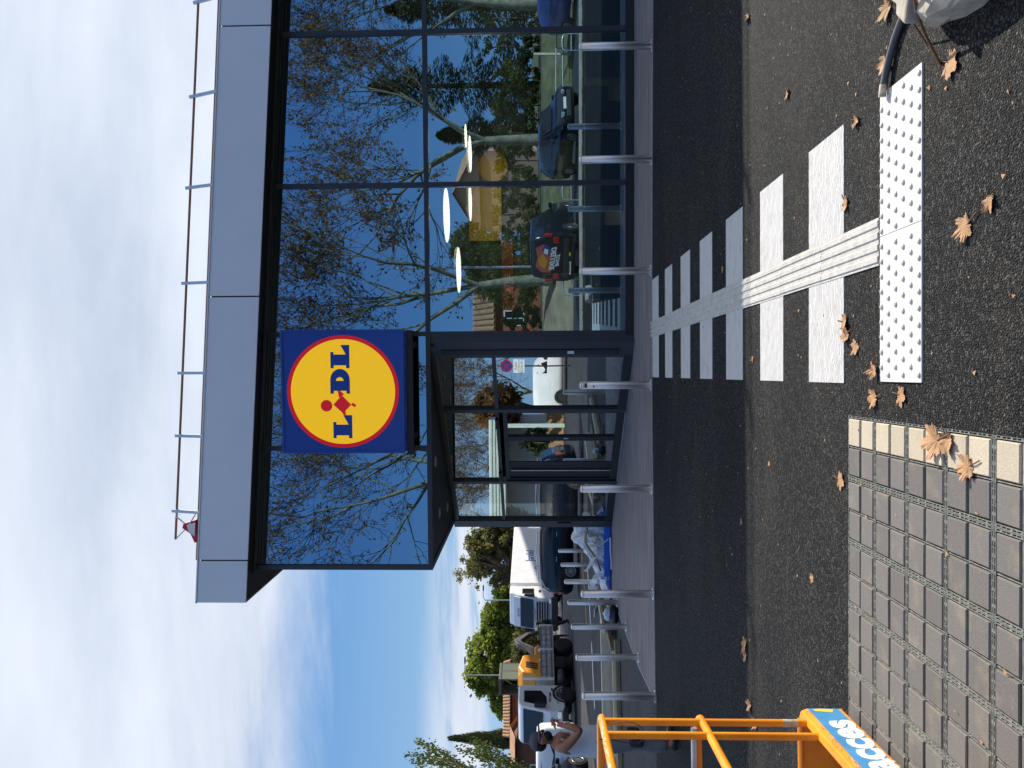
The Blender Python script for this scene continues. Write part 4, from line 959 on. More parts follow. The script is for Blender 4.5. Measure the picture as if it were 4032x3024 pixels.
tree('yellow_tree', 'yellow autumn tree standing behind the truck cab', (-26.6,84,0), [((0,0,3.9),(2.4,2,2.0)),((-1.0,0,5.2),(1.4,1.4,1.2))], 5200, .10, .22, 'leaf_yellow', .2, 7)
tree('dark_conifer', 'small dark conifer between the yellow tree and the pine', (-27.2,74,0), [((0,0,3.6),(1.5,1.4,2.3)),((-.2,0,6.0),(.5,.5,1.2))], 3600, .10, .2, 'leaf_dark_green', .18, 8)
tree('brown_shrub', 'brown leafless thicket behind the board', (-24.9,70,0), [((0,0,2.2),(2.4,1.5,1.6)),((-2.6,0,2.6),(1.8,1.5,1.5))], 3600, .08, .18, 'leaf_olive', .12, 9, nb=14, cat='shrub')
tree('yellow_shrub', 'small yellow flowering shrub behind the cream board', (-22.4,64,0), [((0,0,1.5),(1.1,.8,1.1))], 2200, .07, .15, 'leaf_yellow', .07, 10, cat='shrub')
# cypress
t_ = thing('cypress', 'tall narrow dark cypress beside the tiled roof', 'tree', (-30.75,60,0)); R_ = random.Random(12); m_ = MB()
for k in range(6200):
    h = R_.random()**1.25; z = .6+8.0*h; rad_ = (1.0*(1-h)**.72+.05)*(.55+.45*R_.random()**.4)*(1+.13*math.sin(z*3+R_.random()*1.5)); a_ = R_.uniform(0,6.283); s_ = R_.uniform(.10,.26)
    p = Vector((rad_*math.cos(a_), rad_*math.sin(a_), z)); u_ = Vector((math.cos(a_)*.35+R_.uniform(-.3,.3), math.sin(a_)*.35+R_.uniform(-.3,.3), 1)).normalized(); w_ = Vector((-math.sin(a_),math.cos(a_),R_.uniform(-.3,.3)))*.4
    m_.add([p-u_*s_, p-w_*s_, p+u_*s_*1.3, p+w_*s_], [(0,1,2,3)])
m_.build('crown', MT['leaf_dark_green'], t_, recalc=False); MB().tube([(0,0,-.05),(0,0,3),(0,0,8)], [.16,.12,.02], 7).build('trunk', MT['bark'], t_)
# upright branched tree at the left edge
t_ = thing('poplar_tree', 'slender upright branched tree with sparse olive leaves left of the cypress', 'tree', (-23.3,41.5,0)); R_ = random.Random(13); lv = MB(); wd = MB(); wd.tube([(0,0,-.05),(.1,0,3),(0,0,6)], [.22,.17,.1], 7)
for k in range(26):
    a_ = R_.uniform(0,6.28); z0 = R_.uniform(1.8,5.6); rr_ = R_.uniform(.5,2.3); top = Vector((rr_*math.cos(a_), rr_*math.sin(a_), z0+R_.uniform(1.8,3.6))); b_ = Vector((0,0,z0)); md = b_.lerp(top,.5)+Vector((math.cos(a_),math.sin(a_),0))*.3
    wd.tube([b_, md, top], [.05,.03,.008], 4, cap=False)
    for q in range(150):
        f = R_.random()**.6; p = (b_.lerp(md, f*2) if f < .5 else md.lerp(top, f*2-1))+Vector((R_.gauss(0,.13),R_.gauss(0,.13),R_.gauss(0,.2))); s_ = R_.uniform(.05,.12); v = Vector((R_.uniform(-.6,.6),R_.uniform(-.6,.6),1)).normalized(); w_ = v.orthogonal().normalized()
        lv.add([p-v*s_, p-w_*s_*.5, p+v*s_, p+w_*s_*.5], [(0,1,2,3)])
wd.build('trunk', MT['bark'], t_, recalc=False); lv.build('crown', MT['leaf_green'], t_, recalc=False)

# behind the camera, seen mirrored in the facade
R_ = random.Random(31)
def conifer(label, loc, H, rb, seed, group=None):
    R_ = random.Random(seed); t_ = thing('conifer', label, 'tree', loc, 0, group); m_ = MB(); MB().tube([(0,0,-.1),(0,0,H*.5),(0,0,H)], [.25,.16,.02], 7).build('trunk', MT['bark'], t_)
    for k in range(9000):
        h = R_.random()**1.4; z = 1.0+(H-1.0)*h; tier = .72+.28*math.sin(z*3.2); rr_ = rb*(1-h)**.8*tier*R_.random()**.45+.05; a_ = R_.uniform(0,6.283); s_ = R_.uniform(.10,.24); p = Vector((rr_*math.cos(a_), rr_*math.sin(a_), z-.12*rr_)); o_ = Vector((math.cos(a_),math.sin(a_),R_.uniform(-.5,.2))); w_ = Vector((-math.sin(a_),math.cos(a_),R_.uniform(-.4,.4)))
        m_.add([p-o_*s_, p-w_*s_*.45, p+o_*s_, p+w_*s_*.45], [(0,1,2,3)])
    m_.build('crown', MT['leaf_dark_green'], t_, recalc=False)
GCN = 'conifers beyond the bank'
conifer('tall dark conifer on the bank mirrored behind the bare trees', (16.5,-24,1.4), 11, 3.6, 1, GCN); conifer('broad dark conifer mirrored beside the tallest one', (20.5,-22,1.4), 9.5, 3.6, 2, GCN); conifer('low conifer mirrored between the tall pair and the gabled house', (14.2,-27,1.4), 7.0, 2.6, 3, GCN)
def hedge(name, label, x0, x1, y, z0, h, d, n, leafm, seed):
    t_ = thing(name, label, 'hedge', ((x0+x1)/2, y, z0)); L = (x1-x0)/2; R_ = random.Random(seed); m_ = MB(); bl = []
    k = max(2, int(L*2/1.4))
    for i in range(k): bl.append(((-L+(i+.5)*2*L/k, R_.uniform(-.1,.1), h*.5+R_.uniform(-.1,.15)), (L/k*1.25, d, h*.52)))
    foliage(seed, bl, n, .06, .14, inner=.6).build('foliage', MT[leafm], t_, recalc=False)
    sm = MB()
    for i in range(k): sm.tube([(bl[i][0][0],0,-.05),(bl[i][0][0],0,h*.8)], .04, 5)
    sm.build('stems', MT['bark'], t_); return t_
hedge('hedge', 'dark clipped hedge below the terracotta house, mirrored left of the plane trunk', -7, 2.0, -16.5, 1.35, 2.1, .8, 6000, 'leaf_dark_green', 1)
hedge('hedge', 'olive green hedge mirrored behind the black car', 6.5, 15.5, -17.5, 1.4, 2.6, 1.0, 6500, 'leaf_olive', 2)
hedge('hedge', 'yellowing hedge mirrored between the two nearest plane trunks', 2.4, 6.4, -18.5, 1.4, 3.4, 1.1, 4500, 'leaf_green', 3)
hedge('hedge', 'tall ragged hedge at the open end of the mirrored bank', 15.5, 28, -17, 1.4, 3.2, 1.2, 6000, 'leaf_dark_green', 4)
tree('olive_tree', 'yellow green tree mirrored behind the dark van', (5.2,-25,1.5), [((0,0,3.4),(2.2,1.8,1.7)),((1.5,0,4.6),(1.4,1.4,1.3))], 5200, .08, .18, 'leaf_olive', .2, 15)
hedge('hedge', 'long dark hedge on the wall mirrored in the entrance doors', -40, -34, 19.5, .9, 1.6, .7, 3500, 'leaf_dark_green', 6)
tree('autumn_tree', 'rust coloured autumn tree mirrored behind the white van roof', (-38,17.5,0), [((0,0,4.2),(2.0,1.6,1.6))], 3000, .09, .18, 'leaf_brown', .18, 16)

# ------------------------------------------------------------------ houses
def house(name, label, loc, rz, L, Wd, H, ridge, wallm, rows=9, cols=16, windows=(), tiles=True):
    t_ = thing(name, label, 'house', loc, rz)
    wl_ = MB(); wl_.box(-L/2,L/2,-Wd/2,Wd/2,-.1,H); wl_.add([(-L/2,-Wd/2,H),(-L/2,Wd/2,H),(-L/2,0,H+ridge),(L/2,-Wd/2,H),(L/2,Wd/2,H),(L/2,0,H+ridge)], [(0,1,2),(3,5,4)]); w0 = wl_.build('wall', MT[wallm], t_)
    ov = .35
    rf = MB(); sl_ = ridge/(Wd/2)
    for sgn in (-1,1):
        rf.add([(-L/2-ov, sgn*(Wd/2+ov), H-sl_*ov+.02),(L/2+ov, sgn*(Wd/2+ov), H-sl_*ov+.02),(L/2+ov,0,H+ridge+.02),(-L/2-ov,0,H+ridge+.02)], [(0,1,2,3)])
    rf.add([(-L/2-ov, s_*(Wd/2+ov), H-sl_*ov-.10) for s_ in (-1,1)]+[(L/2+ov, s_*(Wd/2+ov), H-sl_*ov-.10) for s_ in (-1,1)], [(0,1,3,2)])
    r0_ = rf.build('roof', MT['tile'], t_)
    if tiles:                                   # rows of half-round tiles on the slope that faces the camera
        tb = None; a_ = math.atan(sl_); ln = (Wd/2+ov)/math.cos(a_)/rows; wd_ = (L+2*ov)/cols
        tm = MB(); vs = []; fs = []
        for k in range(5):
            q = math.pi*k/4
            for e in (0,1): vs.append((-math.cos(q)*wd_*.46, -ln*.56+e*ln*1.1, math.sin(q)*wd_*.30+(.03 if e == 0 else 0)))
        for k in range(4): fs.append((2*k,2*k+2,2*k+3,2*k+1))
        tm.add(vs, fs, True)
        for i in range(rows):
            for j in range(cols):
                f = (i+.5)/rows; y = -(Wd/2+ov)*(1-f); z = H-sl_*ov+.03+f*(ridge+sl_*ov)
                if tb is None: tb = o = tm.build('roof_tile', MT['tile'], r0_)
                else: o = share(tb, r0_)
                o.location = (-L/2-ov+(j+.5)*wd_, y, z); o.rotation_euler = (a_,0,0)
    for (x, z, w, h_) in windows:
        f = MB().box(x-w/2,x+w/2,-Wd/2-.04,-Wd/2-.002,z-h_/2,z+h_/2).build('window', MT['white_trim'], t_); MB().box(x-w/2+.07,x-.03,-Wd/2-.05,-Wd/2-.041,z-h_/2+.07,z+h_/2-.07).box(x+.03,x+w/2-.07,-Wd/2-.05,-Wd/2-.041,z-h_/2+.07,z+h_/2-.07).build('pane', MT['car_glass'], f)
    return t_
house('tiled_house', 'terracotta house with pale tiled roof behind the white lorry cab', (-26.6,58.0,0), .45, 4.6, 4.0, 3.75, .5, 'terracotta', 6, 24, ((1.2,2.0,.9,1.1),))
house('brown_house', 'dark red brown house wall left of the cypress', (-28.0,47,0), .25, 8.0, 5.0, 3.1, .35, 'brown_wall', 3, 10, ((2.2,1.6,1.1,1.2),), False)
house('mirrored_house', 'terracotta house with two tiled roofs mirrored over the dark hedge', (-.8,-27,1.4), math.pi, 13, 7, 3.0, 1.5, 'terracotta', 8, 37, ((2.0,1.7,1.0,1.3),(-2.5,1.7,1.0,1.3)))
house('gabled_house', 'pale pink gabled house mirrored above the black car', (15.0,-44,1.5), math.pi/2+.5, 9, 7, 5.2, 2.0, 'pink_render', 6, 14, (), False)
# white canopy building mirrored in the last entrance pane
t_ = thing('white_canopy_building', 'white canopy building with slim posts mirrored in the last entrance pane', 'building', (-36,25,0))
MB().box(-1.8,1.8,-7,6,3.6,4.6).build('canopy_roof', MT['white_trim'], t_)
for k in range(5): MB().box(1.81,1.88,-7,6,3.62+k*.2,3.75+k*.2).build('canopy_board', MT['mint'], t_)
for y in (-6.6,-3.4,-.2,3.0,5.6): MB().box(1.5,1.75,y-.12,y+.12,0,3.6).build('post', MT['mint'], t_)
MB().box(-1.7,-1.4,-7,6,0,3.6).build('wall', MT['white'], t_)
# tan garden wall mirrored in the doors
t_ = thing('garden_wall', 'long tan rendered garden wall mirrored in the entrance doors', 'wall', (-36,12,0)); MB().box(-.15,.15,-9,8.5,0,1.0).build('wall_body', MT['tan_wall'], t_); MB().box(-.2,.2,-9.05,8.55,1.0,1.08).build('coping', MT['kerb_concrete'], t_)
# ------------------------------------------------------------------ vehicles (local frame: x forward, y left, z up)
def lerp(a, b, t): return a+(b-a)*t
def car(name, label, cat, loc, rz, L, Wd, H, wr, paintm, st, side_win, front_x, rear_x, wheels, group=None, plate=True, chrome=False, scale=1, spokes=True):
    """st: stations (x, z bottom, z belt, z roof, belt half width, roof half width)"""
    t_ = thing(name, label, cat, loc, rz, group); t_.scale = (scale,)*3
    ring = []
    for x, zb, zbl, zr_, wb, wr_ in st:
        h = zr_-zbl
        half = [(wb*.90, zb), (wb*.985, lerp(zb,zbl,.30)), (wb, lerp(zb,zbl,.62)), (wb*.972, zbl), (lerp(wb*.972,wr_,.55), zbl+h*.55), (wr_, zr_-.10*min(1,h*2)), (wr_*.86, zr_-.025*min(1,h*2)), (wr_*.45, zr_)]
        ring.append([(x, y, z) for y, z in half]+[(x, -y, z) for y, z in reversed(half)])
    k = 16; m_ = MB(); vs = [v for r_ in ring for v in r_]; fs = []
    for i in range(len(ring)-1):
        for j in range(k): fs.append((i*k+j, i*k+(j+1)%k, (i+1)*k+(j+1)%k, (i+1)*k+j))
    m_.add(vs, fs, True); m_.add(ring[0], [tuple(range(k))]); m_.add(ring[-1], [tuple(reversed(range(k)))])
    bd = m_.build('body', MT[paintm], t_)
    def at(x):
        for a_, b_ in zip(st, st[1:]):
            if a_[0] <= x <= b_[0] or b_[0] <= x <= a_[0]:
                f = (x-a_[0])/(b_[0]-a_[0]); return [lerp(p, q, f) for p, q in zip(a_, b_)]
        return st[0] if abs(x-st[0][0]) < abs(x-st[-1][0]) else st[-1]
    def sidept(x, f, s_, e=.008):
        _, zb, zbl, zr_, wb, wr_ = at(x); return (x, s_*(lerp(wb*.972, wr_, f)+e), lerp(zbl, zr_-.10*min(1,(zr_-zbl)*2), f))
    for poly in side_win:
        for s_ in (-1, 1):
            m_ = MB(); n = len(poly); pts = [sidept(x, f, s_) for x, f in poly]; m_.add(pts, [tuple(range(n))]); m_.build('side_window', MT['car_glass'], t_)
    for nm, (xa, xb, zf0, zf1) in (('windscreen', front_x), ('rear_window', rear_x)):
        a_, b_ = at(xa), at(xb); m_ = MB(); pts = []
        for (q, x, f) in ((a_, xa, zf0), (b_, xb, zf1)):
            z = q[3] if f is None else f
            pts += [(x, -q[5]*.86, z), (x, q[5]*.86, z)]
        sg_ = 1 if nm == 'windscreen' else -1
        pts = [(p[0]+sg_*.018, p[1], p[2]+.02) for p in pts]
        m_.add([pts[0],pts[1],pts[3],pts[2]], [(0,1,2,3)]); m_.build(nm, MT['car_glass'], t_)
    xf, xr_ = st[-1][0], st[0][0]; zb0 = st[0][1]
    for s_ in (-1, 1):
        for x in wheels:
            wy = s_*(Wd/2-.10)
            MB().lathe([(wr*1.13,-.05),(wr*1.13,.112)], 28, (x, s_*(Wd/2-.10), wr*1.02), 'y', False).build('wheel_arch', MT['rubber'], t_)
            w_ = MB().lathe([(wr*.60,-.10),(wr*.93,-.11),(wr,-.07),(wr,.07),(wr*.93,.115),(wr*.64,.12),(wr*.62,.09)], 28, (x, wy, wr), 'y').build('wheel', MT['tyre'], t_)
            q = MB(); q.lathe([(wr*.60,s_*.085),(wr*.60,s_*.105)], 24, (x,wy,wr), 'y', False); q.build('rim', MT['rim' if not spokes else 'dark'], w_)
            if spokes:
                q = MB()
                for n in range(10): a_ = 2*math.pi*n/10; q.bar((x, wy+s_*.118, wr), (x+wr*.60*math.cos(a_), wy+s_*.118, wr+wr*.60*math.sin(a_)), .035, .02, (0,1,0))
                q.tube([(x+wr*.60*math.cos(6.2832*n/24), wy+s_*.118, wr+wr*.60*math.sin(6.2832*n/24)) for n in range(25)], .016, 6)
                q.build('spokes', MT['rim'], w_)
        zl_ = st[-2][2]; y0 = st[-1][4]
        MB().bar((xf-.16, s_*(y0*.72), zl_-.13), (xf-.02, s_*(y0*.50), zl_-.14), .34, .13).build('headlight', MT['clear_lamp'], t_, .02)
        zr2 = st[1][2]; yr = st[0][4]
        MB().box(xr_-.015, xr_+.14, min(s_*yr*.70,s_*(yr+.012)), max(s_*yr*.70,s_*(yr+.012)), zr2-.26, zr2-.02).build('tail_light', MT['red_lamp'], t_, .03)
        mx_ = front_x[0]-.12; mp_ = sidept(mx_, .05, s_, .10); MB().box(mx_-.05,mx_+.08,mp_[1]-.09,mp_[1]+.09,mp_[2]-.02,mp_[2]+.13).build('mirror', MT[paintm], t_, .03)
        for hx in (.15, -.85):
            hp_ = sidept(hx, 0, s_, .012); MB().box(hx-.1,hx+.1,hp_[1]-.012,hp_[1]+.012,hp_[2]-.12,hp_[2]-.085).build('door_handle', MT['chrome' if chrome else paintm], t_)
    MB().box(xf-.06,xf+.03,-Wd*.33,Wd*.33,st[-1][1]+.02,st[-1][1]+.20).build('front_bumper', MT['rubber'], t_, .03); MB().box(xr_-.04,xr_+.06,-Wd*.40,Wd*.40,zb0+.02,zb0+.22).build('rear_bumper', MT['rubber'], t_, .03)
    MB().box(xf-.02,xf+.016,-.42,.42,st[-1][1]+.30,st[-1][1]+.42).build('grille', MT['dark'], t_, .01)
    if plate:
        MB().box(xr_-.045,xr_-.02,-.26,.26,zb0+.28,zb0+.39).build('number_plate', MT['plate'], t_); MB().box(xf+.016,xf+.03,-.26,.26,st[-1][1]+.22,st[-1][1]+.33).build('number_plate', MT['plate'], t_)
    return t_
# crossover / SUV body
SUVST = [(-2.18,.42,.88,.95,.80,.66),(-2.12,.30,1.02,1.18,.88,.72),(-1.95,.24,1.04,1.50,.905,.66),(-1.55,.22,1.03,1.61,.915,.66),(-.6,.21,1.01,1.66,.92,.67),(.25,.21,.99,1.64,.92,.67),(.75,.21,.98,1.50,.92,.66),(1.25,.21,.97,1.10,.92,.68),(1.75,.22,.92,1.00,.90,.70),(2.05,.26,.82,.90,.84,.66),(2.18,.34,.66,.72,.74,.58)]
SUVWIN = [[(-1.86,.10),(-.62,.08),(-.62,.93),(-1.35,.90),(-1.75,.60)],[(-.54,.08),(.30,.08),(.30,.90),(-.54,.93)],[(.36,.08),(.98,.10),(.62,.66),(.36,.88)]]
suv = car('parked_suv', 'black SUV with chrome roof line parked behind the wrapped bundle', 'car', (-8.15,32.6,0), rad(18), 4.36, 1.84, 1.66, .335, 'blue_black_paint', SUVST, SUVWIN, (1.22,.74,1.12,1.52), (-2.13,-1.93,1.12,1.50), (-1.32,1.32), chrome=True)
m_ = MB(); m_.tube([(-2.08,-.80,1.02),(-1.95,-.73,1.36),(-1.6,-.70,1.55),(-.6,-.705,1.60),(.3,-.70,1.58),(.8,-.74,1.40),(1.2,-.86,1.10)], .016, 6); m_.build('chrome_trim', MT['chrome'], suv)
m_ = MB(); m_.tube([(-1.7,-.62,1.64),(-.6,-.63,1.72),(.4,-.62,1.68)], .018, 6); m_.tube([(-1.7,.62,1.64),(-.6,.63,1.72),(.4,.62,1.68)], .018, 6); m_.build('roof_bars', MT['chrome'], suv)
car('mirrored_hatchback', 'black hatchback nosing to the kerb, mirrored low in the glazing', 'car', (8.2,-4.4,0), rad(72), 4.2, 1.80, 1.5, .32, 'black_paint', SUVST, SUVWIN, (1.22,.74,1.12,1.52), (-2.13,-1.93,1.12,1.50), (-1.30,1.30), scale=.95)
car('blue_car', 'blue car mirrored at the open end of the glazing', 'car', (14.6,-6.2,0), rad(80), 4.2, 1.80, 1.5, .32, 'blue_paint', SUVST, SUVWIN, (1.22,.74,1.12,1.52), (-2.13,-1.93,1.12,1.50), (-1.30,1.30), scale=.95)
# vans
VANST = [(-2.25,.45,.98,1.05,.80,.70),(-2.22,.30,1.08,1.72,.90,.74),(-2.10,.24,1.08,1.86,.92,.76),(-1.2,.22,1.08,1.90,.93,.76),(.2,.22,1.06,1.90,.93,.76),(.65,.22,1.05,1.78,.93,.74),(1.25,.22,1.03,1.24,.92,.74),(1.75,.24,.98,1.08,.90,.72),(2.10,.28,.84,.92,.84,.66),(2.22,.36,.66,.72,.76,.6)]
VANWIN = [[(-.05,.08),(.62,.08),(.42,.80),(-.05,.84)],[(.68,.08),(1.12,.10),(.75,.60),(.68,.66)]]
van = car('dark_van', 'dark van with a bright comic style picture on its rear doors, mirrored in the glazing', 'van', (4.1,-3.9,0), rad(-64), 4.45, 1.86, 1.9, .33, 'blue_black_paint', VANST, VANWIN+[[(-1.9,.1),(-.6,.08),(-.6,.86),(-1.9,.86)]], (1.24,.66,1.25,1.76), (-2.23,-2.12,1.20,1.80), (-1.38,1.38), plate=False)
def vp(name, pts, m): 
    q = MB(); q.add([(-2.262, y, z) for y, z in pts], [tuple(range(len(pts)))]); return q.build(name, MT[m], van)
q = MB(); q.box(-2.262,-2.235,-.70,.70,.62,1.76); q.build('rear_panel', MT['blue_black_paint'], van, .02)
def vq(name, pts, m, e): 
    q = MB(); q.add([(-2.262-e, y, z) for y, z in pts], [tuple(range(len(pts)))]); return q.build(name, MT[m], van)
vq('picture_red', [(-.55,1.15),(-.2,1.05),(.35,1.12),(.55,1.4),(.42,1.68),(.05,1.62),(-.3,1.7),(-.52,1.5)], 'banner_red', .003); vq('picture_orange', [(-.4,1.35),(-.1,1.25),(.2,1.42),(.0,1.6),(-.25,1.56)], 'excavator_yellow', .006)
vq('picture_blue', [(.1,1.2),(.45,1.15),(.55,1.35),(.3,1.45)], 'sign_blue', .006); vq('picture_white', [(.16,1.25),(.34,1.22),(.40,1.36),(.22,1.40)], 'white', .009)
text('picture_lettering', 'DELUXE', .24, (-2.272,0.02,1.05), (0,-1,.12), (0,0,1), MT['white'], van, 1.0, .001, .2, .01); text('picture_lettering', 'ZONE', .17, (-2.272,-.05,.88), (0,-1,.12), (0,0,1), MT['white'], van, 1.0, .001, .2, .006)
MB().box(-2.27,-2.235,-.62,-.12,.40,.52).build('number_plate', MT['plate'], van); text('plate_lettering', 'FF-071-NT', .10, (-2.272,-.37,.46), (0,-1,0), (0,0,1), MT['dark'], van, .9, .001)
MB().box(-2.268,-2.235,.10,.24,.43,.55).build('yellow_badge', MT['sign_yellow'], van)
for s_ in (-1,1): MB().box(-2.262,-2.1,min(s_*.80,s_*.915),max(s_*.80,s_*.915),1.08,1.36).build('tail_light', MT['red_lamp'], van, .02)
van2 = car('white_van', 'white panel van parked by the tan wall, mirrored in the entrance doors', 'van', (-30.8,15.0,0), rad(-92), 4.45, 1.86, 1.9, .33, 'truck_white', VANST, VANWIN, (1.24,.66,1.25,1.76), (-2.23,-2.12,1.20,1.80), (-1.38,1.38), spokes=False)
car('white_utility_van', 'white van half cut off behind the person in the cap', 'van', (-16.6,29.0,0), rad(200), 4.45, 1.86, 1.9, .36, 'truck_white', VANST, VANWIN+[[(-1.9,.1),(-.2,.08),(-.2,.86),(-1.9,.86)]], (1.24,.66,1.25,1.76), (-2.23,-2.12,1.20,1.80), (-1.38,1.38), spokes=False, scale=.93)

def wheel(parent, x, y, r, w, side, rimm='galvanised', hubr=.45, name='wheel'):
    w_ = MB().lathe([(r*.56,-w/2),(r*.95,-w/2),(r,-w/2+.04),(r,w/2-.04),(r*.95,w/2),(r*.56,w/2)], 26, (x,y,r), 'y').build(name, MT['tyre'], parent)
    q = MB().lathe([(r*.57,side*w*.30),(r*.55,side*w*.46)], 24, (x,y,r), 'y', False).build('rim', MT[rimm], w_)
    h_ = MB().lathe([(r*.26,side*w*.40),(r*.26,side*w*.52)], 16, (x,y,r), 'y', False).build('hub', MT['dark'], w_)
    bl = MB()
    for k in range(8): a_ = 6.283*k/8; bl.lathe([(.028,side*w*.45),(.028,side*w*.49)], 8, (x+r*.40*math.cos(a_), y, r+r*.40*math.sin(a_)), 'y', False)
    bl.build('wheel_nuts', MT['dark'], w_); return w_
# articulated truck
tr = thing('articulated_truck', 'white articulated truck with Jardel lettering on trailer and cab', 'truck', (-18.1,54.6,0), rad(-100))
MB().prism([(-.1,.62),(1.55,.55),(1.72,1.35),(1.62,2.05),(1.30,3.05),(.9,3.62),(-.1,3.62)], lambda u,v,t: (u,t,v), -1.2, 1.2).build('cab', MT['truck_white'], tr, .09)
MB().prism([(1.64,1.98),(1.36,2.82),(1.39,2.85),(1.68,2.0)], lambda u,v,t: (u+.035,t,v), -1.08, 1.08).build('windscreen', MT['car_glass'], tr)
MB().prism([(1.33,2.86),(1.16,3.30),(1.22,3.33),(1.42,2.88)], lambda u,v,t: (u+.05,t,v), -1.1, 1.1).build('sun_visor', MT['white'], tr)
for k in range(5): MB().box(1.70,1.76,-.92,.92,.98+k*.17,1.08+k*.17).build('grille_bar', MT['dark'], tr)
MB().box(1.62,1.735,-.98,.98,.93,1.84).build('grille_panel', MT['bed_grey'], tr, .03); MB().box(1.45,1.80,-1.2,1.2,.30,.74).build('bumper', MT['dark'], tr, .06)
text('grille_lettering', 'SCANIA', .20, (1.742,0,1.90), (0,1,0), (0,0,1), MT['rim'], tr, 1.3, .004, 0, .004); text('visor_lettering', 'Jardel', .22, (1.47,0,3.02), (0,1,0), (-.35,0,1), MT['sign_blue'], tr, 1.2, .004)
for s_ in (-1,1):
    MB().prism([(.35,1.95),(1.28,1.95),(1.05,2.75),(.35,2.75)], lambda u,v,t: (u,t,v), min(s_*1.19,s_*1.215), max(s_*1.19,s_*1.215)).build('side_window', MT['car_glass'], tr)
    MB().box(1.52,1.74,min(s_*.80,s_*1.16),max(s_*.80,s_*1.16),.76,.93).build('headlight', MT['clear_lamp'], tr, .03); MB().box(1.35,1.6,min(s_*1.25,s_*1.42),max(s_*1.25,s_*1.42),1.9,2.6).build('mirror', MT['dark'], tr, .04)
    MB().box(.55,.9,min(s_*1.2,s_*1.212),max(s_*1.2,s_*1.212),1.45,1.62).build('door_badge', MT['sign_blue'], tr); wheel(tr, .75, s_*1.02, .48, .32, s_); wheel(tr, -2.6, s_*.98, .48, .5, s_)
    for x in (-9.6,-10.9): wheel(tr, x, s_*1.0, .48, .34, s_)
MB().box(-12.6,-.45,-1.22,1.22,1.15,3.62).build('trailer_box', MT['truck_white'], tr, .03); MB().box(-12.2,-.6,-1.0,1.0,.80,1.14).build('trailer_chassis', MT['dark'], tr); MB().box(-3.6,.5,-.45,.45,.5,.82).build('tractor_chassis', MT['dark'], tr)
MB().box(-12.6,-.44,-1.235,-1.221,1.16,1.26).build('trailer_rail', MT['galvanised'], tr); MB().box(-12.6,-.44,1.221,1.235,1.16,1.26).build('trailer_rail', MT['galvanised'], tr)
text('trailer_lettering', 'Jardel', .85, (-4.9,1.226,2.25), (-1,0,0), (0,0,1), MT['sign_blue'], tr, 1.0, .004, 0, .01); text('trailer_subtext', 'transports', .26, (-4.9,1.226,1.62), (-1,0,0), (0,0,1), MT['bed_grey'], tr, 1.1, .004)
m_ = MB(); m_.tube([(-2.6,1.23,1.7),(-2.75,1.23,1.95),(-3.0,1.23,1.85),(-3.1,1.23,1.6)], .02, 5); m_.build('trailer_logo', MT['sign_blue'], tr)
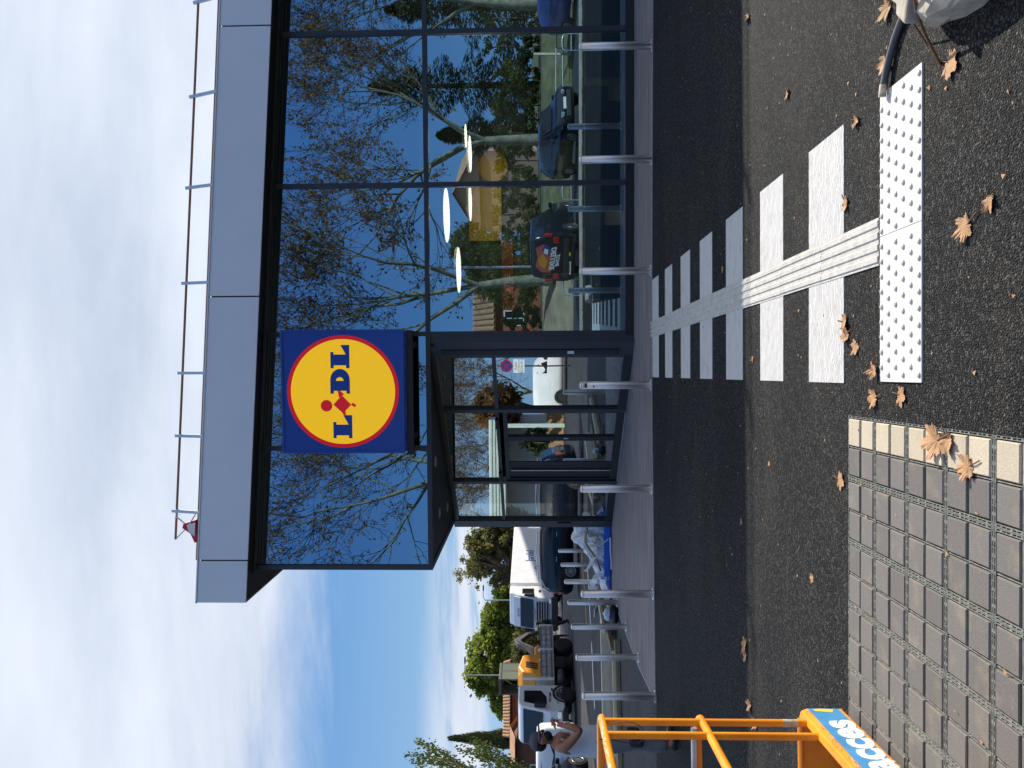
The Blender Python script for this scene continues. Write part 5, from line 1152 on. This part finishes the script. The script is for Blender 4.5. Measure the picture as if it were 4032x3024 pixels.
# small tipper lorry carrying an excavator
dt_ = thing('tipper_lorry', 'white tipper lorry with grey drop-side bed parked across the street', 'truck', (-16.35,35.43,0), rad(-106))
MB().prism([(.15,.52),(1.75,.48),(1.86,1.15),(1.80,1.45),(1.52,2.45),(1.30,2.56),(.25,2.56),(.15,2.45)], lambda u,v,t: (u,t,v), -1.02, 1.02).build('cab', MT['truck_white'], dt_, .07)
MB().prism([(1.80,1.47),(1.55,2.33),(1.575,2.34),(1.835,1.48)], lambda u,v,t: (u+.02,t,v), -.93, .93).build('windscreen', MT['car_glass'], dt_, .01)
text('cab_lettering', 'ACCENT', .16, (1.90,0,1.28), (0,1,0), (0,0,1), MT['dark'], dt_, 1.2, .004)
for s_ in (-1,1):
    sd = lambda a_, b_: (min(s_*a_,s_*b_), max(s_*a_,s_*b_))
    MB().prism([(.55,1.55),(.95,1.30),(1.45,1.30),(1.40,1.75),(1.25,2.30),(.55,2.30)], lambda u,v,t: (u,t,v), *sd(1.01,1.03)).build('side_window', MT['car_glass'], dt_)
    text('door_lettering', 'Pru Lons', .15, (.95,s_*1.032,1.16), (-s_,0,0), (0,0,1), MT['dark'], dt_, 1.1, .003, 0, .004); text('door_number', '12', .15, (1.3,s_*1.032,.80), (-s_,0,0), (0,0,1), MT['dark'], dt_, 1, .003)
    MB().box(.42,.55,*sd(1.03,1.05),1.02,1.10).build('door_handle', MT['dark'], dt_); MB().box(1.62,1.86,*sd(.62,1.0),.62,.84).build('headlight', MT['clear_lamp'], dt_, .03); MB().box(1.5,1.66,*sd(1.05,1.24),1.35,1.85).build('mirror', MT['dark'], dt_, .03)
    q = MB(); pts = [(.72+.58*math.cos(rad(a_)), .47+.58*math.sin(rad(a_))) for a_ in range(0,181,20)]; q.prism(pts+[(p[0]*.999+.0, p[1]-.09) for p in reversed([(.72+.49*math.cos(rad(a_)), .54+.49*math.sin(rad(a_))) for a_ in range(0,181,20)])], lambda u,v,t: (u,t,v), *sd(.70,1.04)); q.build('mudguard', MT['rubber'], dt_)
    wheel(dt_, .72, s_*.88, .46, .28, s_); wheel(dt_, -2.75, s_*.82, .46, .46, s_)
    for k, (x0, x1) in enumerate(((-4.1,-2.32),(-2.22,-.28))):
        MB().box(x0,x1,*sd(1.03,1.07),1.05,1.55).build('drop_side', MT['bed_grey'], dt_, .01)
        q = MB()
        for z in (1.06,1.30,1.54): q.box(x0,x1,*sd(1.071,1.09),z-.025,z+.025)
        for n in range(4): xx = x0+(x1-x0)*(n+.5)/4; q.box(xx-.02,xx+.02,*sd(1.071,1.085),1.09,1.51)
        q.build('drop_side_ribs', MT['rim'], dt_)
    for x, zt_ in ((-2.27,1.66),(-.22,2.35),(-4.16,1.62)): MB().box(x-.045,x+.045,*sd(1.0,1.10),.95,zt_).build('bed_post', MT['truck_white'], dt_)
    MB().box(-1.9,-1.1,*sd(.7,1.0),.42,.86).build('tool_box', MT['dark'], dt_, .02); MB().lathe([(.20,-.35),(.20,.35)], 16, (-.62,s_*.80,.62), 'x').build('air_tank', MT['excavator_grey'], dt_)
MB().box(-4.2,-.2,-1.05,1.05,.92,1.04).build('bed_floor', MT['bed_grey'], dt_); MB().box(-4.2,1.6,-.42,.42,.55,.90).build('chassis', MT['dark'], dt_); MB().box(-.26,-.18,-1.0,1.0,1.05,1.75).build('headboard', MT['bed_grey'], dt_)
MB().box(1.6,1.92,-1.03,1.03,.35,.60).build('bumper', MT['rubber'], dt_, .05); MB().box(1.83,1.88,-.55,.55,.80,1.12).build('grille', MT['dark'], dt_, .02)
# excavator standing on the ground behind the lorry
ex = thing('excavator', 'yellow excavator with folded boom standing behind the tipper lorry', 'excavator', (-17.2,40.2,0), rad(81)); ex.scale = (.94,.94,.97)
for s_ in (-1,1):
    sd = lambda a_, b_: (min(s_*a_,s_*b_), max(s_*a_,s_*b_))
    pr = [(-1.5+.36*math.cos(rad(a_)), .36+.36*math.sin(rad(a_))) for a_ in range(90,271,20)]+[(1.5+.36*math.cos(rad(a_)), .36+.36*math.sin(rad(a_))) for a_ in range(-90,91,20)]
    MB().prism(pr, lambda u,v,t: (u,t,v), *sd(.75,1.2)).build('track', MT['tyre'], ex)
MB().box(-1.1,1.1,-.75,.75,.45,.85).build('undercarriage', MT['excavator_grey'], ex); MB().lathe([(.55,.85),(.55,1.1)], 24).build('slew_ring', MT['dark'], ex)
MB().prism([(-1.55,1.1),(1.25,1.1),(1.25,1.9),(.35,1.95),(.25,2.55),(-.9,2.78),(-1.45,2.55),(-1.6,1.9)], lambda u,v,t: (u,t,v), -1.1, .12).build('engine_cover', MT['excavator_yellow'], ex, .10)
MB().prism([(-1.55,1.1),(-.2,1.1),(-.2,2.4),(-.9,2.72),(-1.45,2.5),(-1.6,1.9)], lambda u,v,t: (u,t,v), .14, 1.1).build('engine_cover', MT['excavator_yellow'], ex, .10)
for k in range(3): MB().prism([(-1.2+k*.22,1.75),(-1.08+k*.22,1.75),(-.85+k*.2,2.35),(-.97+k*.2,2.38)], lambda u,v,t: (u,t,v), -1.125, -1.10).build('louvre', MT['dark'], ex)
cb_ = MB()
for x in (-.15,.65,1.4):
    for y in (.18,1.08): cb_.box(x-.045,x+.045,y-.045,y+.045,1.1,3.72)
cb_.box(-.2,1.45,.13,1.13,3.70,3.84); cb_.box(-.2,1.45,.13,1.13,1.1,2.0); cb_.box(-.2,1.45,1.04,1.13,2.55,2.62); cb_.build('cab_frame', MT['excavator_grey'], ex, .02)
for x0, x1 in ((-.10,.60),(.70,1.35)):
    for y in (.15,1.11): MB().box(x0,x1,y-.006,y+.006,2.02,3.68).build('cab_window', MT['tinted_pane'], ex)
MB().box(1.42,1.435,.23,1.03,1.6,3.66).build('cab_window', MT['tinted_pane'], ex); MB().box(.1,.55,.4,.85,1.95,2.05).build('seat', MT['tan'], ex); MB().box(.05,.2,.4,.85,2.05,2.85).build('seat_back', MT['tan'], ex)
MB().prism([(.9,1.5),(1.5,1.45),(2.6,2.9),(3.1,3.10),(3.9,2.35),(3.75,2.2),(3.0,2.72),(2.75,2.6),(1.9,1.5)], lambda u,v,t: (u,t,v), -.42, -.12).build('boom', MT['excavator_grey'], ex, .03)
MB().tube([(1.7,-.27,1.75),(2.7,-.27,2.55)], .06, 10).build('boom_cylinder', MT['rim'], ex); MB().prism([(3.62,2.45),(3.95,2.35),(4.35,1.5),(4.15,1.42)], lambda u,v,t: (u,t,v), -.38, -.16).build('dipper_arm', MT['excavator_grey'], ex, .02)
MB().prism([(4.0,1.75),(4.75,1.80),(4.95,1.25),(4.6,.85),(4.15,.95)], lambda u,v,t: (u,t,v), -.72, .18).build('bucket', MT['wood_dark'], ex, .03); MB().prism([(1.2,1.1),(1.9,1.2),(1.7,2.0),(1.3,1.8)], lambda u,v,t: (u,t,v), -.35, -.18).build('boom_foot', MT['pale_orange'], ex)
# ------------------------------------------------------------------ people
def skin_mesh(name, joints, edges, root, m, parent, sub=2):
    me = bpy.data.meshes.new(name); keys = list(joints); ix = {k: i for i, k in enumerate(keys)}
    me.from_pydata([joints[k][0] for k in keys], [(ix[a_], ix[b_]) for a_, b_ in edges], [])
    o = bpy.data.objects.new(name, me); COL.objects.link(o); o.parent = parent; me.materials.append(m)
    sk_ = o.modifiers.new('skin', 'SKIN'); sk_.use_smooth_shade = True
    for k in keys:
        v = me.skin_vertices[0].data[ix[k]]; r_ = joints[k][1]; v.radius = r_ if isinstance(r_, tuple) else (r_, r_); v.use_root = (k == root)
    ss = o.modifiers.new('sub', 'SUBSURF'); ss.levels = sub; ss.render_levels = sub
    return o
def ball(name, c, r3, m, parent, n=18, rings=12, fn=None):
    q = MB(); vs = []; fs = []
    for i in range(rings+1):
        t = math.pi*i/rings
        for k in range(n):
            a_ = 2*math.pi*k/n; d = [math.sin(t)*math.cos(a_), math.sin(t)*math.sin(a_), math.cos(t)]
            if fn: d = fn(d)
            vs.append((c[0]+r3[0]*d[0], c[1]+r3[1]*d[1], c[2]+r3[2]*d[2]))
    for i in range(rings):
        for k in range(n): fs.append((i*n+k, i*n+(k+1)%n, (i+1)*n+(k+1)%n, (i+1)*n+k))
    return q.add(vs, fs, True).build(name, m, parent)
# man in cap: local x = facing, y = left
pm = thing('person', 'person in grey cap and white tank top with one hand raised to the chin', 'person', (-4.78,9.25,0), rad(14))
B_ = {'pel':((0,0,.93),(.125,.165)),'belly':((.015,0,1.08),(.12,.155)),'chest':((.0,0,1.27),(.125,.175)),'neckb':((-.005,0,1.425),(.075,.085)),'neck':((.02,0,1.49),.056),
 'jaw':((.045,0,1.555),(.072,.066)),'head':((.03,0,1.62),(.10,.080)),'crown':((.015,0,1.69),(.085,.072)),
 'rsh':((-.02,-.185,1.395),.064),'rdel':((.0,-.225,1.34),.062),'relb':((.20,-.27,1.155),.045),'rfa':((.225,-.24,1.25),.046),'rwr':((.235,-.155,1.385),.030),'rpalm':((.225,-.125,1.435),(.024,.036)),
 'lsh':((-.02,.185,1.395),.064),'ldel':((.0,.225,1.33),.062),'lelb':((.03,.26,1.10),.045),'lfa':((.07,.25,1.02),.042),'lwr':((.11,.22,.90),.03),'lpalm':((.12,.21,.83),(.024,.036)),
 'rhip':((.0,-.095,.88),.10),'rkn':((.03,-.10,.49),.062),'rcalf':((.0,-.10,.36),.058),'rank':((-.01,-.10,.09),.042),'rtoe':((.14,-.115,.045),.036),
 'lhip':((.0,.095,.88),.10),'lkn':((.05,.12,.49),.062),'lcalf':((.03,.13,.36),.058),'lank':((.02,.14,.09),.042),'ltoe':((.17,.155,.045),.036)}
E_ = [('pel','belly'),('belly','chest'),('chest','neckb'),('neckb','neck'),('neck','jaw'),('jaw','head'),('head','crown'),('neckb','rsh'),('rsh','rdel'),('rdel','relb'),('relb','rfa'),('rfa','rwr'),('rwr','rpalm'),('neckb','lsh'),('lsh','ldel'),('ldel','lelb'),('lelb','lfa'),('lfa','lwr'),('lwr','lpalm'),('pel','rhip'),('rhip','rkn'),('rkn','rcalf'),('rcalf','rank'),('rank','rtoe'),('pel','lhip'),('lhip','lkn'),('lkn','lcalf'),('lcalf','lank'),('lank','ltoe')]
bd = skin_mesh('body', B_, E_, 'pel', MT['skin'], pm)
for nm, base, d0, d1, r_ in (('index',(.245,-.115,1.465),(.035,.03,.03),(.012,.03,-.012),.0095),('middle',(.228,-.108,1.475),(.036,.034,.034),(.008,.032,-.016),.0098),('ring',(.210,-.108,1.472),(.034,.034,.026),(.004,.03,-.02),.0092),('little',(.195,-.112,1.458),(.028,.03,.016),(.002,.024,-.018),.008),('thumb',(.252,-.122,1.425),(.022,.028,.03),(.004,.012,.026),.0105)):
    b_ = Vector(base); p1 = b_+Vector(d0); p2 = p1+Vector(d1); skin_mesh('finger', {'a':(tuple(b_-Vector(d0)*.7),r_*1.05),'b':(tuple(b_),r_*1.05),'c':(tuple(p1),r_),'d':(tuple(p2),r_*.85)}, [('a','b'),('b','c'),('c','d')], 'a', MT['skin'], pm, 1)
ball('nose', (.125,0,1.605), (.022,.014,.024), MT['skin'], bd, 10, 8)
for s_ in (-1,1): ball('ear', (.015,s_*.083,1.605), (.022,.010,.033), MT['skin'], bd, 10, 8); ball('eye', (.112,s_*.032,1.632), (.010,.012,.008), MT['hair'], bd, 8, 6)
ball('beard', (.062,0,1.545), (.066,.076,.058), MT['hair'], pm, 16, 10); ball('hair', (-.018,0,1.635), (.088,.084,.080), MT['hair'], pm, 16, 10)
ball('cap', (.008,0,1.675), (.112,.096,.092), MT['cap'], pm, 22, 14, lambda d: [d[0], d[1], max(d[2], -.12)])
q = MB(); vs = []; 
for k in range(13):
    a_ = rad(-80+160*k/12); vs += [(.02+.092*math.cos(a_), .090*math.sin(a_), 1.668), (.02+.195*math.cos(a_)*(1 if abs(a_) < 1.2 else .72), .105*math.sin(a_), 1.662-.018*abs(math.sin(a_)))]
fs = [(2*k,2*k+1,2*k+3,2*k+2) for k in range(12)]; q.add(vs, fs, True); q.add([(x,y,z-.008) for x,y,z in vs], [tuple(reversed(f)) for f in fs], True); q.build('cap_brim', MT['cap'], pm)
q = MB(); q.tube([(.10,-.035,1.60),(.05,-.085,1.615),(.0,-.090,1.62)], .003, 5); q.build('ear_cord', MT['white'], pm)
T_ = {'a':((.005,0,.86),(.180,.215)),'b':((.02,0,1.0),(.172,.202)),'c':((.02,0,1.12),(.156,.186)),'d':((.0,0,1.26),(.142,.182)),'e':((-.008,0,1.345),(.118,.165)),'f':((-.005,0,1.395),(.085,.13)),'sr':((-.015,-.115,1.425),.048),'sl':((-.015,.115,1.425),.048)}
skin_mesh('tank_top', T_, [('a','b'),('b','c'),('c','d'),('d','e'),('e','f'),('f','sr'),('f','sl')], 'a', MT['tank_top'], pm)
for s_, kn, cf, an in ((-1,'rkn','rcalf','rank'),(1,'lkn','lcalf','lank')):
    K = B_[kn][0]; C_ = B_[cf][0]; A_ = B_[an][0]
    skin_mesh('trouser_leg', {'a':((.0,s_*.07,.95),(.135,.12)),'b':((.0,s_*.095,.80),.115),'c':((K[0]*.7,K[1],.62),.098),'d':(K,.086),'e':(C_,.082),'f':((A_[0],A_[1],.11),.075)}, [('a','b'),('b','c'),('c','d'),('d','e'),('e','f')], 'a', MT['trousers'], pm)
    MB().bar((K[0]+.02,K[1]+s_*.045,K[2]-.07),(K[0]+.03,K[1]+s_*.045,K[2]+.10),.13,.13).build('knee_patch', MT['trousers_dark'], pm, .04)
    skin_mesh('shoe', {'a':((A_[0]-.05,A_[1],.055),(.052,.045)),'b':((A_[0]+.06,A_[1],.05),(.050,.046)),'c':((A_[0]+.18,A_[1]+s_*.01,.042),(.046,.036))}, [('a','b'),('b','c')], 'a', MT['rubber'], pm)
q = MB(); q.lathe([(.031,0),(.033,.012),(.031,.024)], 14); q.xform(Matrix.Translation((.234,-.162,1.365)) @ Matrix.Rotation(.5,4,'X')); q.build('bracelet', MT['red'], pm)
# two workers beside the excavator bucket
def worker(label, loc, rz, bend, top, legs, accent, hat=None):
    w_ = thing('person', label, 'person', loc, rz); f = bend
    sh = (.52*math.sin(f), 0, .92+.52*math.cos(f)); hd = (.74*math.sin(f)+.03, 0, .92+.72*math.cos(f))
    J_ = {'pel':((0,0,.92),(.13,.16)),'ch':((sh[0]*.7,0,.92+(sh[2]-.92)*.7),(.14,.18)),'nk':(sh,.07),'hd':((hd[0],0,hd[2]),(.09,.075)),'cr':((hd[0]+.02,0,hd[2]+.08),.07),
      'rs':((sh[0],-.19,sh[2]-.05),.06),'re':((sh[0]+.16,-.27,sh[2]-.28),.045),'rw':((sh[0]+.34,-.16,sh[2]-.40),.035),'ls':((sh[0],.19,sh[2]-.05),.06),'le':((sh[0]+.12,.30,sh[2]-.27),.045),'lw':((sh[0]+.05,.16,sh[2]-.42),.035),
      'rh':((0,-.10,.86),.10),'rk':((.10,-.15,.48),.075),'ra':((-.02,-.17,.08),.05),'rt':((.14,-.18,.045),.042),'lh':((0,.10,.86),.10),'lk':((.04,.15,.48),.075),'la':((-.10,.18,.08),.05),'lt':((.07,.19,.045),.042)}
    ed = [('pel','ch'),('ch','nk'),('nk','hd'),('hd','cr'),('nk','rs'),('rs','re'),('re','rw'),('nk','ls'),('ls','le'),('le','lw'),('pel','rh'),('rh','rk'),('rk','ra'),('ra','rt'),('pel','lh'),('lh','lk'),('lk','la'),('la','lt')]
    skin_mesh('body', J_, ed, 'pel', MT[legs], w_, 1)
    skin_mesh('jacket', {'a':((0,0,.96),(.155,.19)),'b':J_['ch'] and ((J_['ch'][0][0],0,J_['ch'][0][2]),(.16,.20)),'c':((sh[0],0,sh[2]-.02),(.10,.13)),'r1':((sh[0],-.2,sh[2]-.06),.075),'r2':((J_['re'][0][0]*.9+.1*sh[0],-.25,J_['re'][0][2]+.04),.062),'l1':((sh[0],.2,sh[2]-.06),.075),'l2':((J_['le'][0][0]*.9+.1*sh[0],.27,J_['le'][0][2]+.04),.062)}, [('a','b'),('b','c'),('c','r1'),('r1','r2'),('c','l1'),('l1','l2')], 'a', MT[top], w_, 1)
    ball('face', (hd[0]+.02,0,hd[2]+.02), (.088,.074,.115), MT['skin'], w_, 12, 8); ball('hair', (hd[0]-.01,0,hd[2]+.06), (.095,.084,.09), MT['hair'], w_, 12, 8)
    MB().lathe([(.175,.90),(.18,.98)], 16).build('belt_band', MT[accent], w_); return w_
worker('worker in dark clothes with teal belt band beside the excavator bucket', (-14.75,41.3,0), rad(200), .12, 'work_dark', 'work_dark', 'work_teal')
worker('worker in brown overalls bending under the excavator bucket', (-15.9,41.9,0), rad(-60), .75, 'work_brown', 'work_brown', 'work_teal')
# ------------------------------------------------------------------ planks, wrapped bundle, bag
GPL = 'planks stacked on the street beside the bollards'
def plank(label, a_, b_, w, h, m): 
    q = MB(); q.bar(a_, b_, w, h); o = q.build('plank', MT[m], None, .004); return tag(o, label, 'plank', GPL)
plank('long pale planed plank on top of the stack', (-5.75,17.3,.235), (-9.6,16.2,.235), .20, .09, 'wood')
plank('pale plank lying under the top one', (-5.9,17.25,.145), (-9.7,16.15,.145), .20, .09, 'wood')
plank('dark plank at the bottom of the stack', (-5.7,17.0,.05), (-9.6,15.9,.05), .34, .10, 'wood_dark')
plank('narrow pale batten in front of the stack', (-6.3,15.95,.115), (-9.4,15.05,.115), .10, .055, 'wood')
plank('low dark timber under the narrow batten', (-6.25,15.9,.045), (-9.4,15.0,.045), .22, .085, 'wood_dark')
plank('short brown offcut leaning across the stack end', (-5.65,17.6,.26), (-6.4,16.2,.11), .18, .07, 'wood_dark')
plank('short pale offcut sticking out of the stack end', (-5.6,17.9,.30), (-6.15,16.6,.24), .15, .06, 'wood')
plank('square end block below the bollard beside the batten', (-6.0,15.75,.06), (-6.3,15.55,.06), .16, .11, 'wood_dark')
plank('grey offcut propped behind the stack', (-6.0,18.6,.10), (-6.3,18.2,.34), .30, .03, 'bed_grey')
plank('slanting pale board at the far end of the stack by the person', (-8.3,18.0,.08), (-8.9,17.3,.30), .25, .03, 'wood')
bn_ = thing('wrapped_bundle', 'untidy bundle wrapped in clear plastic on blue sheets beside the entrance corner', 'bundle', (-4.75,18.2,0))
def bnp(name, q, m, bevel=0): return loc_parent(q.build(name, MT[m], None, bevel), bn_)
R_ = random.Random(41); q = MB(); nx, ny = 34, 14; vs = []; fs = []
for i in range(nx+1):
    x = -3.95-2.1*i/nx
    hgt = .74 if x > -4.6 else (.74-.50*((-4.6-x)/.75) if x > -5.35 else .24-.17*((-5.35-x)/.7))
    for j in range(ny+1):
        a_ = math.pi*j/ny; rr_ = 1+.10*math.sin(5*x+3*a_)+.07*math.sin(13*x-5*a_)+R_.uniform(-.05,.05); vs.append((x+R_.uniform(-.02,.02), 18.25-.62*math.cos(a_)*rr_, max(.012, .05+hgt*abs(math.sin(a_))**.6*rr_-.04)))
for i in range(nx):
    for j in range(ny): fs.append((i*(ny+1)+j, i*(ny+1)+j+1, (i+1)*(ny+1)+j+1, (i+1)*(ny+1)+j))
q.add(vs, fs, False); bnp('plastic_wrap', q, 'wrap')
q = MB(); q.box(-4.7,-3.98,17.95,18.6,.05,.60); bnp('cardboard_core', q, 'white_trim'); q = MB(); q.add([(-4.0,17.55,.02),(-6.0,17.60,.02),(-6.1,17.85,.03),(-4.0,17.9,.03)], [(0,1,2,3)]); q.box(-6.0,-4.0,17.48,18.9,.015,.05); q.box(-5.2,-4.0,17.44,17.62,.05,.17); bnp('blue_sheet', q, 'blue_plastic')
q = MB(); q.bar((-4.95,17.58,.18),(-5.55,17.48,.02),.09,.02); bnp('blue_strip', q, 'blue_plastic'); q = MB(); q.bar((-5.35,17.9,.06),(-6.15,18.6,.02),.12,.02); bnp('blue_strip', q, 'blue_plastic')
q = MB(); q.tube(smooth_path([(-4.1,17.45,.55),(-4.45,17.5,.58),(-4.8,17.5,.36),(-5.1,17.52,.25)], 5), .028, 4); bnp('brown_tape', q, 'tan'); q = MB(); q.tube(smooth_path([(-4.3,17.4,.04),(-4.7,17.38,.03),(-4.8,17.35,.02),(-5.0,17.34,.02)],5), .022, 5); q.tube(smooth_path([(-4.35,17.45,.08),(-4.5,17.45,.30),(-4.4,17.5,.45)],5), .018, 5); bnp('white_strap', q, 'white')
R_ = random.Random(77)
for k in range(16):                       # loose folds of film over the bundle
    x0 = R_.uniform(-5.3,-4.05); y0 = R_.uniform(17.55,17.8); z0 = R_.uniform(.12,.55) if x0 > -4.7 else R_.uniform(.06,.25); ln = R_.uniform(.2,.5); w = R_.uniform(.05,.14); an = R_.uniform(-1.2,.6)
    q = MB(); vs = []
    for i in range(6):
        f = i/5; x = x0-ln*f*math.cos(an); z = max(.02, z0+ln*f*math.sin(an)+R_.uniform(-.03,.03)); vs += [(x, y0-.10+R_.uniform(-.05,.03), z), (x+R_.uniform(-.03,.03), y0+R_.uniform(-.03,.05), z+w)]
    q.add(vs, [(2*i,2*i+2,2*i+3,2*i+1) for i in range(5)], False); bnp('film_fold', q, 'wrap')
bg = thing('plastic_bag', 'small black and clear plastic bag of rubbish at the foot of a bollard', 'bag', (-5.60,16.05,0))
def lump(seed): 
    rr_ = random.Random(seed); return lambda d: [d[0]*(1+.22*math.sin(7*d[1]+seed)+rr_.uniform(-.1,.1)), d[1]*(1+.2*math.sin(6*d[2]+seed)), d[2]*(1+.2*math.cos(8*d[0]))]
ball('black_bag', (0,0,.09), (.19,.13,.10), MT['dark'], bg, 16, 10, lump(2)); ball('clear_bag', (.03,.02,.22), (.13,.08,.085), MT['bag_plastic'], bg, 14, 9, lump(4)); ball('paper_scrap', (-.20,-.06,.035), (.06,.04,.035), MT['white'], bg, 8, 6, lump(6))
# ------------------------------------------------------------------ board, street lamps, road sign, rear fence
bo = thing('notice_board', 'cream notice board with a faint drawing standing by the far kerb', 'sign', (-21.4,61.5,0), .95)
MB().box(-.72,.72,-.03,.03,.0,1.42).build('panel', MT['board'], bo); q = MB()
for x0, z0, x1, z1 in ((-.5,.25,.1,.6),(.1,.6,.5,.3),(-.3,.5,.0,.9),(-.55,1.1,.55,1.1),(-.55,1.2,.3,1.2)): q.bar((x0,-.034,z0),(x1,-.034,z1),.03,.008,(0,1,0)) 
q.build('drawing', MT['tan'], bo)
for x in (-.6,.6): MB().box(x-.04,x+.04,.031,.09,0,1.3).build('leg', MT['wood_dark'], bo)
def lamp(label, loc, H, arm):
    t_ = thing('street_lamp', label, 'street lamp', loc, 0, 'street lamps along the far side of the street')
    MB().tube([(0,0,0),(0,0,H*.5),(0,0,H)], [.075,.06,.045], 8).build('pole', MT['galvanised'], t_); MB().tube([(0,0,H),(arm*.4,0,H+.12),(arm,0,H+.10)], .03, 6).build('arm', MT['galvanised'], t_); MB().box(min(arm,arm*1.55),max(arm,arm*1.55),-.12,.12,H+.05,H+.15).build('lamp_head', MT['dark'], t_, .03)
lamp('grey street lamp rising behind the white truck cab', (-19.76,60,0), 5.8, .75); lamp('grey street lamp rising over the excavator cab in front of the pine', (-23.55,55,0), 6.8, .85)
lamp('lamp post with short twin arms mirrored beside the plane trunk', (3.9,-13.0,1.3), 7.5, .8)
sn = thing('no_stopping_sign', 'round blue and red no stopping sign on a dark post, mirrored in the entrance doors', 'sign', (-25.5,14.5,0), rad(90))
MB().tube([(0,0,0),(0,0,3.6)], .035, 8).build('post', MT['dark'], sn); ZS = .62
MB().lathe([(.30,-.05),(.30,-.035)], 30, (0,0,2.55+ZS), 'y', False).build('red_disc', MT['road_sign_red'], sn); MB().lathe([(.24,-.056),(.24,-.051)], 30, (0,0,2.55+ZS), 'y', False).build('blue_disc', MT['road_sign_blue'], sn)
q = MB(); q.bar((-.165,-.059,2.385+ZS),(.165,-.059,2.715+ZS),.06,.004,(0,1,0)); q.bar((-.165,-.0625,2.715+ZS),(.165,-.0625,2.385+ZS),.06,.004,(0,1,0)); q.build('red_cross', MT['road_sign_red'], sn)
for z, tx in ((2.08+.62,'SAUF'),(1.78+.62,'2 PLACES')):
    p_ = MB().box(-.33,.33,-.05,-.035,z-.13,z+.13).build('plate', MT['white'], sn); text('plate_lettering', tx, .17, (0,-.0515,z), (1,0,0), (0,0,1), MT['dark'], sn, 1.0, .001)
for i, x0 in enumerate((-.5, 2.1, 5.6, 11.0, 13.4)):                    # hoop barriers beside the parked cars
    t_ = thing('hoop_barrier', ['galvanised hoop barrier mirrored left of the dark van','galvanised hoop barrier mirrored beside the rear lamp of the dark van','galvanised hoop barrier mirrored between the van and the hatchback','galvanised hoop barrier mirrored past the hatchback nose','galvanised hoop barrier mirrored before the blue car'][i], 'barrier', (x0,-2.4,0), 0, 'hoop barriers behind the rear kerb')
    MB().tube(smooth_path([(-.3,0,0),(-.3,0,.5),(-.22,0,.66),(.22,0,.66),(.3,0,.5),(.3,0,0)], 4), .024, 8).build('hoop', MT['galv_rail'], t_); MB().tube([(-.3,0,.35),(.3,0,.35)], .018, 6).build('cross_bar', MT['galv_rail'], t_)
gr_ = thing('bank_guard_rail', 'long galvanised rail fence along the foot of the grass bank, mirrored in the glazing', 'fence', (16,-8.4,0))
for z in (.45,.75): MB().tube([(-9,0,z),(9,0,z)], .03, 8).build('rail', MT['galv_rail'], gr_)
for k in range(10): MB().tube([(-9+2*k,0,0),(-9+2*k,0,.8)], .03, 8).build('post', MT['galv_rail'], gr_)
wb = thing('wooden_stake', 'tall pale wooden stake at the foot of the grass bank, mirrored past the hatchback', 'stake', (12.9,-8.9,.05)); MB().bar((0,0,0),(.05,0,1.7),.09,.09).build('stake_post', MT['wood'], wb)

# dark cars standing on the side street, mirrored in the entrance glazing
for lab, loc, rz_ in (('dark car parked on the side street, mirrored in the last entrance pane', (-15.5,19.5,0), 95), ('dark car parked beyond the first on the side street, mirrored low in the door', (-15.0,24.8,0), 92)):
    o = copy_tree(suv); o.location = loc; o.rotation_euler = (0,0,rad(rz_)); o.name = 'parked_car'; o['label'] = lab; o['category'] = 'car'; o['group'] = 'dark cars on the side street'
# unseen tall block, added beyond the store to keep the street in shade
ab = thing('shade_block', 'unseen tall pale block added beyond the store to shade the street', 'building', (7.5,64,0))
MB().box(-5.5,14,-15,16,0,18.2).build('wall', MT['pink_render'], ab); MB().box(-5.8,14.3,-15.3,16.3,18.2,18.5).build('roof', MT['tile'], ab)
wm_ = None
for k in range(5):
    for x in range(5):
        if wm_ is None: wm_ = o = MB().box(-.6,.6,-.04,.0,0,1.5).build('window', MT['car_glass'], ab)
        else: o = share(wm_, ab)
        o.location = (-3.6+x*3.4, -15.0, 2.0+k*3.2)
